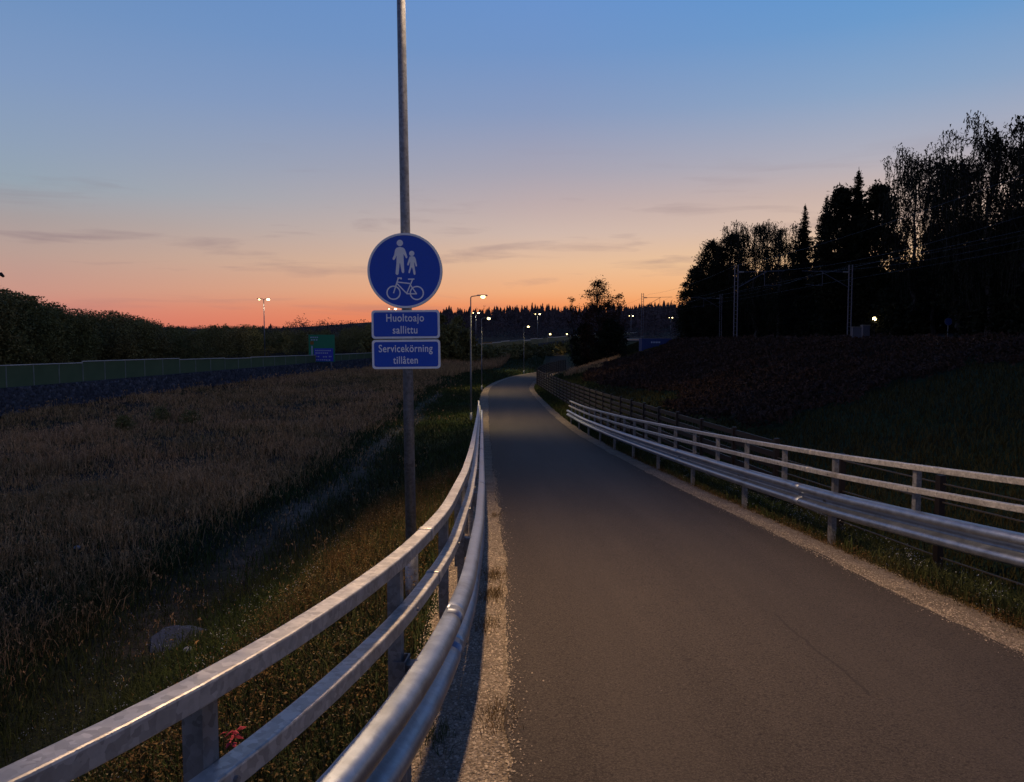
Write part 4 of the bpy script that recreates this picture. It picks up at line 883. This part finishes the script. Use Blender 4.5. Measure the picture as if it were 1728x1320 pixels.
# weeds on both verges: stalks, leaves, seed heads, little flowers
def weeds(name, X, Y, hmin, hmax, mat, headmat, heads, leafn=16, hs=.011, lsz=.022):
    P = lay(X, Y); n = len(P); h = hmin+(hmax-hmin)*rng.random(n)
    blades(name, P, h, np.full(n, .0045), .5, mat)
    a = rng.normal(size=(n, leafn, 3))*np.array([.05, .05, 0]); q = P[:, None]+a; q[..., 2] += h[:, None]*rng.random((n, leafn))*.85; q = q.reshape(-1, 3)
    o = leaf_mesh(name+'_leaves', tris_at(q, rng.uniform(.4, 1.1, len(q))*lsz, .7), mat); tag(o, kind='stuff')
    k = rng.random(n) < heads; q = np.repeat(P[k], 5, 0); q[:, 2] += np.repeat(h[k], 5)*rng.uniform(.75, 1.05, len(q)); q[:, :2] += rng.normal(size=(len(q), 2))*.035
    V = np.concatenate([tris_at(q, hs*rng.uniform(.5, 1.3, len(q))) for _ in range(3)]); o = leaf_mesh(name+'_heads', V, headmat); tag(o, kind='stuff')
X, Y = scatter(9000, 1.3, 17, lambda y: XL(y)-2.6, lambda y: XL(y)-.66, 1.6); ok = rng.random(len(X)) < .25+.75*vnoise(X, Y, 2.1); weeds('verge_weeds', X[ok], Y[ok], .12, .46, M['weed'], M['seed'], .16)
X, Y = scatter(2600, 2.0, 13, lambda y: XL(y)-5.2, lambda y: XL(y)-2.2, 1.4); weeds('bank_weeds', X, Y, .1, .4, M['grass'], M['petal'], .08)
X, Y = scatter(5200, 4.5, 26, lambda y: XL(y)+PW+.47, lambda y: XL(y)+PW+1.7, 1.5); ok = rng.random(len(X)) < .25+.75*vnoise(X, Y, 1.9); weeds('verge_weeds', X[ok], Y[ok], .08, .34, M['grass'], M['petal'], .22)
X, Y = scatter(3000, 4.5, 26, lambda y: XL(y)+PW+.40, lambda y: XL(y)+PW+.75, 1.5); weeds('edge_weeds', X, Y, .04, .16, M['weed'], M['seed'], .1)
# dry tufts rooted in the left gravel
for k, (u, v, n) in enumerate([(836, 985, 420), (832, 1020, 500), (826, 1075, 260), (840, 1240, 240), (836, 880, 160), (730, 1275, 160)]):
    q = (v-573)/F; Y = 1.8/(q-.076); X = (u-864)/F*Y; x = X+rng.normal(size=n)*.06; y = Y+rng.normal(size=n)*.14
    P = np.stack([x, y, ZP(y)-.03], 1); blades('dry_tuft', P, .03+.07*rng.random(n), np.full(n, .004), 1.3, M['weed'] if k != 5 else M['grass'])

# ------------------------------------------------------------------ single things in the field
def boulder(name, c, d, label, seed, mat='rock'):
    bm = bmesh.new(); bmesh.ops.create_icosphere(bm, subdivisions=4, radius=1); r = random.Random(seed); pl = [(Vector((r.gauss(0, 1), r.gauss(0, 1), r.gauss(.3, 1))).normalized(), r.uniform(.62, .9)) for _ in range(14)]
    for v in bm.verts:
        for n, k in pl:
            e = v.co.dot(n)-k
            if e > 0: v.co -= n*e*.92
        v.co += v.normal*.02*math.sin(v.co.x*11+v.co.y*7+seed)
        v.co = Vector((v.co.x*d[0], v.co.y*d[1], v.co.z*d[2]))
    me = bpy.data.meshes.new(name); bm.to_mesh(me); bm.free(); me.materials.append(M[mat]); o = bpy.data.objects.new(name, me); o.location = c; link(o); tag(o, label, 'rock'); return o
Y = 10.3; X = (288-864)/F*Y; boulder('boulder', (X, Y, gz(X, Y)-.02), (.46, .36, .24), 'grey boulder lying in the grass at lower left, beyond the railing', 5).rotation_euler = (R(8), R(-14), R(30))
for u, v, Y, s, lab in [(118, 908, 15.2, .08, 'small pale stone in the dry field near the left edge'), (305, 1137, 9.4, .07, 'small pale stone just below the grey boulder')]:
    X = (u-864)/F*Y; boulder('stone', (X, Y, gz(X, Y)+s*.6), (s, s*.8, s*.6), lab, int(u), 'petal')
# red-leaved weed by the railing
q = at(392, 1243, 2.35); rw = empty('red_leaved_weed', (q.x, q.y, gz(q.x, q.y))); tag(rw, 'small weed with crimson red leaves behind the near left railing', 'plant')
zq = q.z-gz(q.x, q.y); mm = MB()
for k in range(9):
    a = k*.75; r = .020+.012*math.sin(k*2.1); c = Vector((r*math.cos(a), r*math.sin(a), zq+.018*math.sin(k*1.7))); d = Vector((math.cos(a), math.sin(a), -.2+.3*math.sin(k))).normalized(); s = Vector((-d.y, d.x, .3)).normalized()
    mm2 = MB().add([c-d*.016, c+s*.009, c+d*.018+Vector((0, 0, -.004)), c-s*.009, c+Vector((0, 0, .003))], [(0, 4, 1), (1, 4, 2), (2, 4, 3), (3, 4, 0)]); mm2.build('leaf', M['redleaf'], rw)
    mm.tube([(0, 0, 0), (0, 0, zq*.6), tuple(c)], .0018, 4)
mm.build('stem', M['weed'], rw)
# dark docks standing in the field
for u, v, Y, h, lab in [(268, 704, 42, .6, 'dark bushy dock plant in the field below the gabion wall, larger'), (317, 710, 41, .35, 'dark bushy dock plant in the field, smaller, right of the larger one'), (205, 718, 38, .35, 'dark bushy dock plant in the field, leftmost of the three')]:
    X = (u-864)/F*Y; broad_tree('dock_plant', X, Y, h+.4, 1.5*h+.3, lab, 'plant', leaf='leaf2', clumps=14, per=60, size=.12, low=.05)

# ------------------------------------------------------------------ railway masts and wires
def mast(x, y, H, label, side, arm=True):
    root = empty('catenary_mast', (x, y, 1.5)); tag(root, label, 'railway mast', 'catenary masts of the railway')
    for s in (-.17, .17): MB().box((s, 0, H/2-.2), (.07, .12, H+.4)).build('upright', M['mast'], root)
    n = int(H/.42)
    for k in range(n):
        z = .3+k*.42; MB().box((0, 0, z), (.28, .05, .04)).build('rung', M['mast'], root)
    if arm:
        MB().tube([(side*.2, 0, H-.75), (side*5.0, 0, H-.62)], .03, 6).build('cantilever', M['mast'], root)
        MB().tube([(side*.2, 0, H-2.3), (side*3.1, 0, H-.66)], .03, 6).build('strut', M['mast'], root)
        MB().tube([(side*.25, 0, H-.75), (side*.75, 0, H-.74)], .085, 8).build('insulator', M['conc'], root)
        MB().tube([(side*2.9, 0, H-.66), (side*2.9, 0, H-2.15)], .025, 6).tube([(side*2.9, 0, H-2.15), (side*4.6, 0, H-2.0)], .02, 6).build('registration_arm', M['mast'], root)
    return root
p1 = at(1243, 447, 80); p2 = at(1436, 447, 80); Hm = p1.z-1.5
mast(p1.x, 80, Hm, 'lattice catenary mast, left of the near pair, in front of the dark grove', 1)
mast(p2.x, 80, Hm, 'lattice catenary mast, right of the near pair, left of the bright house lamp', -1)
q1 = at(1084.5, 495, 131); m3 = mast(q1.x, 131, q1.z-1.5, 'far catenary mast with square arm rising over the ridge, left of the grove', 1)
mast(35.2, 131, Hm, 'far catenary mast hidden at the left end of the grove', -1); mast(p1.x, 30, Hm, 'near catenary mast outside the right of the picture, left rail side', 1); mast(p2.x, 30, Hm, 'near catenary mast outside the right of the picture, far rail side', -1)
for x0, z0, sag, lab in [(26.4, Hm+1.5-.62, 1.0, 'upper messenger wire over the nearer railway track'), (26.4, Hm+1.5-2.0, .05, 'lower contact wire over the nearer railway track'), (31.6, Hm+1.5-.62, 1.0, 'upper messenger wire over the farther railway track'), (31.6, Hm+1.5-2.0, .05, 'lower contact wire over the farther railway track'), (p1.x, Hm+1.45, .5, 'feeder wire along the left mast tops'), (p2.x, Hm+1.45, .5, 'feeder wire along the right mast tops')]:
    pts = []
    for a, b in ((30, 80), (80, 131), (131, 182)):
        for k in range(10): t = k/10; pts.append((x0, a+(b-a)*t, z0-4*sag*t*(1-t)))
    MB().tube(pts, .008, 4).build('overhead_wire', M['wire']); o = COL.objects[-1]; tag(o, lab, 'wire', 'overhead wires of the railway')

# ------------------------------------------------------------------ cottage, yard lamp, round sign beyond the railway
hx, hy = (1585-864)/F*100, 100; hz = gz(hx, hy)-.2; hs = empty('cottage', (hx, hy, hz)); tag(hs, 'dark timber cottage with pale framed windows among the grove trees', 'house')
w, d, h = 8.6, 6.0, 3.4; wz = topz(1580, 527, 97)-hz
h = wz+1.5
MB().box((0, 0, h/2), (w, d, h)).build('wall', M['housewall'], hs)
rf = MB().add([(-w/2-.4, -d/2-.5, h-.1), (w/2+.4, -d/2-.5, h-.1), (w/2+.4, 0, h+2.3), (-w/2-.4, 0, h+2.3), (-w/2-.4, d/2+.5, h-.1), (w/2+.4, d/2+.5, h-.1)], [(0, 1, 2, 3), (3, 2, 5, 4), (0, 3, 4), (1, 5, 2), (0, 4, 5, 1)]).build('roof', M['roof'], hs)
MB().box((1.6, .6, h+2.0), (.7, .7, 1.8)).build('chimney', M['conc'], rf)
for u in (1559, 1586, 1597):
    wx = (u-864)/F*97-hx; ww = 1.0 if u == 1559 else .75
    fr_ = MB()
    for a, b, c, e in ((-ww/2, 0, .1, 1.75), (ww/2, 0, .1, 1.75), (0, 0, .05, 1.6)): fr_.box((wx+a, -d/2-.03, wz), (c, .08, e))
    for zz in (-.83, .83): fr_.box((wx, -d/2-.035, wz+zz), (ww+.12, .09, .11))
    f = fr_.build('window', M['frame'], hs); MB().box((wx, -d/2-.012, wz), (ww-.08, .03, 1.58)).build('pane', M['pane'], f)
MB().box((3.2, -d/2-.03, 1.05), (.95, .06, 2.1)).build('door', M['frame'], hs)
q = at(1476, 538, 84); yl = empty('yard_lamp', (q.x, 84, gz(q.x, 84))); tag(yl, 'small bright yard lamp glowing in the dark under the grove', 'lamp'); hq = q.z-gz(q.x, 84)
MB().tube([(0, 0, -.2), (0, 0, hq-.12)], .05, 8).build('post', M['black'], yl)
MB().add([(-.2, -.2, hq+.16), (.2, -.2, hq+.16), (.2, .2, hq+.16), (-.2, .2, hq+.16), (0, 0, hq+.32)], [(3, 2, 1, 0), (0, 1, 4), (1, 2, 4), (2, 3, 4), (3, 0, 4)]).build('hood', M['black'], yl)
bm = bmesh.new(); bmesh.ops.create_uvsphere(bm, u_segments=14, v_segments=10, radius=.21); bmesh.ops.translate(bm, vec=(0, 0, hq), verts=bm.verts); me = bpy.data.meshes.new('globe'); bm.to_mesh(me); bm.free(); me.materials.append(M['lampbright']); link(bpy.data.objects.new('globe', me), yl)
q = at(1600, 543, 70); bs = empty('round_sign', (q.x, 70, gz(q.x, 70))); tag(bs, 'small round blue sign on a thin post beyond the railway, far right', 'road sign'); hq = q.z-gz(q.x, 70)
MB().tube([(0, 0, -.2), (0, 0, hq+.2)], .03, 8).build('post', M['pole'], bs); e = poly_prism(circ(0, hq, .32, 32), -.05, -.035).build('sign_face', M['tarp'], bs); ring(0, hq, .34, .318, -.055, -.03, 32).build('rim', M['mast'], bs)
# grey boxes at the foot of the right mast, two slim grey posts
for u0, u1, v0, v1, Y, lab in [(1437, 1452, 552, 563, 82, 'grey equipment cabinet at the foot of the right catenary mast'), (1454, 1466, 549, 563, 83, 'taller grey equipment cabinet next to the right catenary mast')]:
    a, b = at(u0, v1, Y), at(u1, v0, Y); o = empty('equipment_cabinet', ((a.x+b.x)/2, Y, gz(a.x, Y))); tag(o, lab, 'cabinet'); hh = b.z-gz(a.x, Y); ww = b.x-a.x
    MB().box((0, 0, hh/2-.05), (ww, .6, hh)).build('body', M['mast'], o); MB().box((0, -.02, hh), (ww+.08, .7, .07)).build('lid', M['conc'], o); MB().box((0, -.31, hh*.5), (ww*.86, .02, hh*.8)).build('door', M['mast'], o)
# blue container dug into the slope end
a, b = at(1083, 590, 97), at(1134, 571.5, 97); bl = empty('blue_container', ((a.x+b.x)/2, 97, a.z)); tag(bl, 'long blue container with pale marking atop the slope, left of the grove', 'container'); ww, hh = b.x-a.x, b.z-a.z
MB().box((0, 1.1, hh/2-.3), (ww, 2.2, hh+.6)).build('body', M['tarp'], bl); MB().box((0, 1.1, hh+.04), (ww+.06, 2.3, .07)).build('roof_edge', M['mast'], bl)
for k in range(9): MB().box((-ww/2+ww*(k+.5)/9, -.025, hh*.45), (.07, .05, hh*.9)).build('rib', M['tarp'], bl)
for k in range(6): MB().box((-ww*.18+k*.2, -.06, hh*.66), (.13, .02, .2)).build('marking', M['palewhite'], bl)
# pale road rail left of the container
t = empty('road_rail', at(1020, 575, 180)); tag(t, 'pale crash rail of the far road between the lone tree and the blue container', 'guardrail'); o0 = Vector(t.location)
a, b = at(1008, 574.5, 185)-o0, at(1088, 571.5, 215)-o0; MB().tube([a, b], .11, 6).build('rail', M['cap'], t)
for k in range(9): c = a.lerp(b, k/8); MB().tube([c-Vector((0, 0, 2.5)), c], .05, 5).build('post', M['bpost'], t)
# dark curved lamp arm whose tip enters at the left edge
q = at(6, 462, 52); t = empty('curved_lamp', (q.x-1.9, 52, gz(q.x-1.9, 52))); tag(t, 'dark unlit curved lamp tip entering at the left edge above the trees', 'street lamp'); hq = q.z-gz(q.x-1.9, 52)
MB().tube([(0, 0, -.3), (0, 0, hq-1.2)]+[(.02+.85*(1-math.cos(R(e))), 0, hq-.7+.8*math.sin(R(e))) for e in (15, 45, 75, 100, 125)], [.07, .06, .05, .05, .05, .05, .05], 8).build('pole', M['black'], t, True)
MB().tube([(1.5, 0, hq-.02), (1.72, 0, hq-.02), (1.9, 0, hq-.2)], [.05, .13, .08], 10).build('lamp_head', M['black'], t, True)
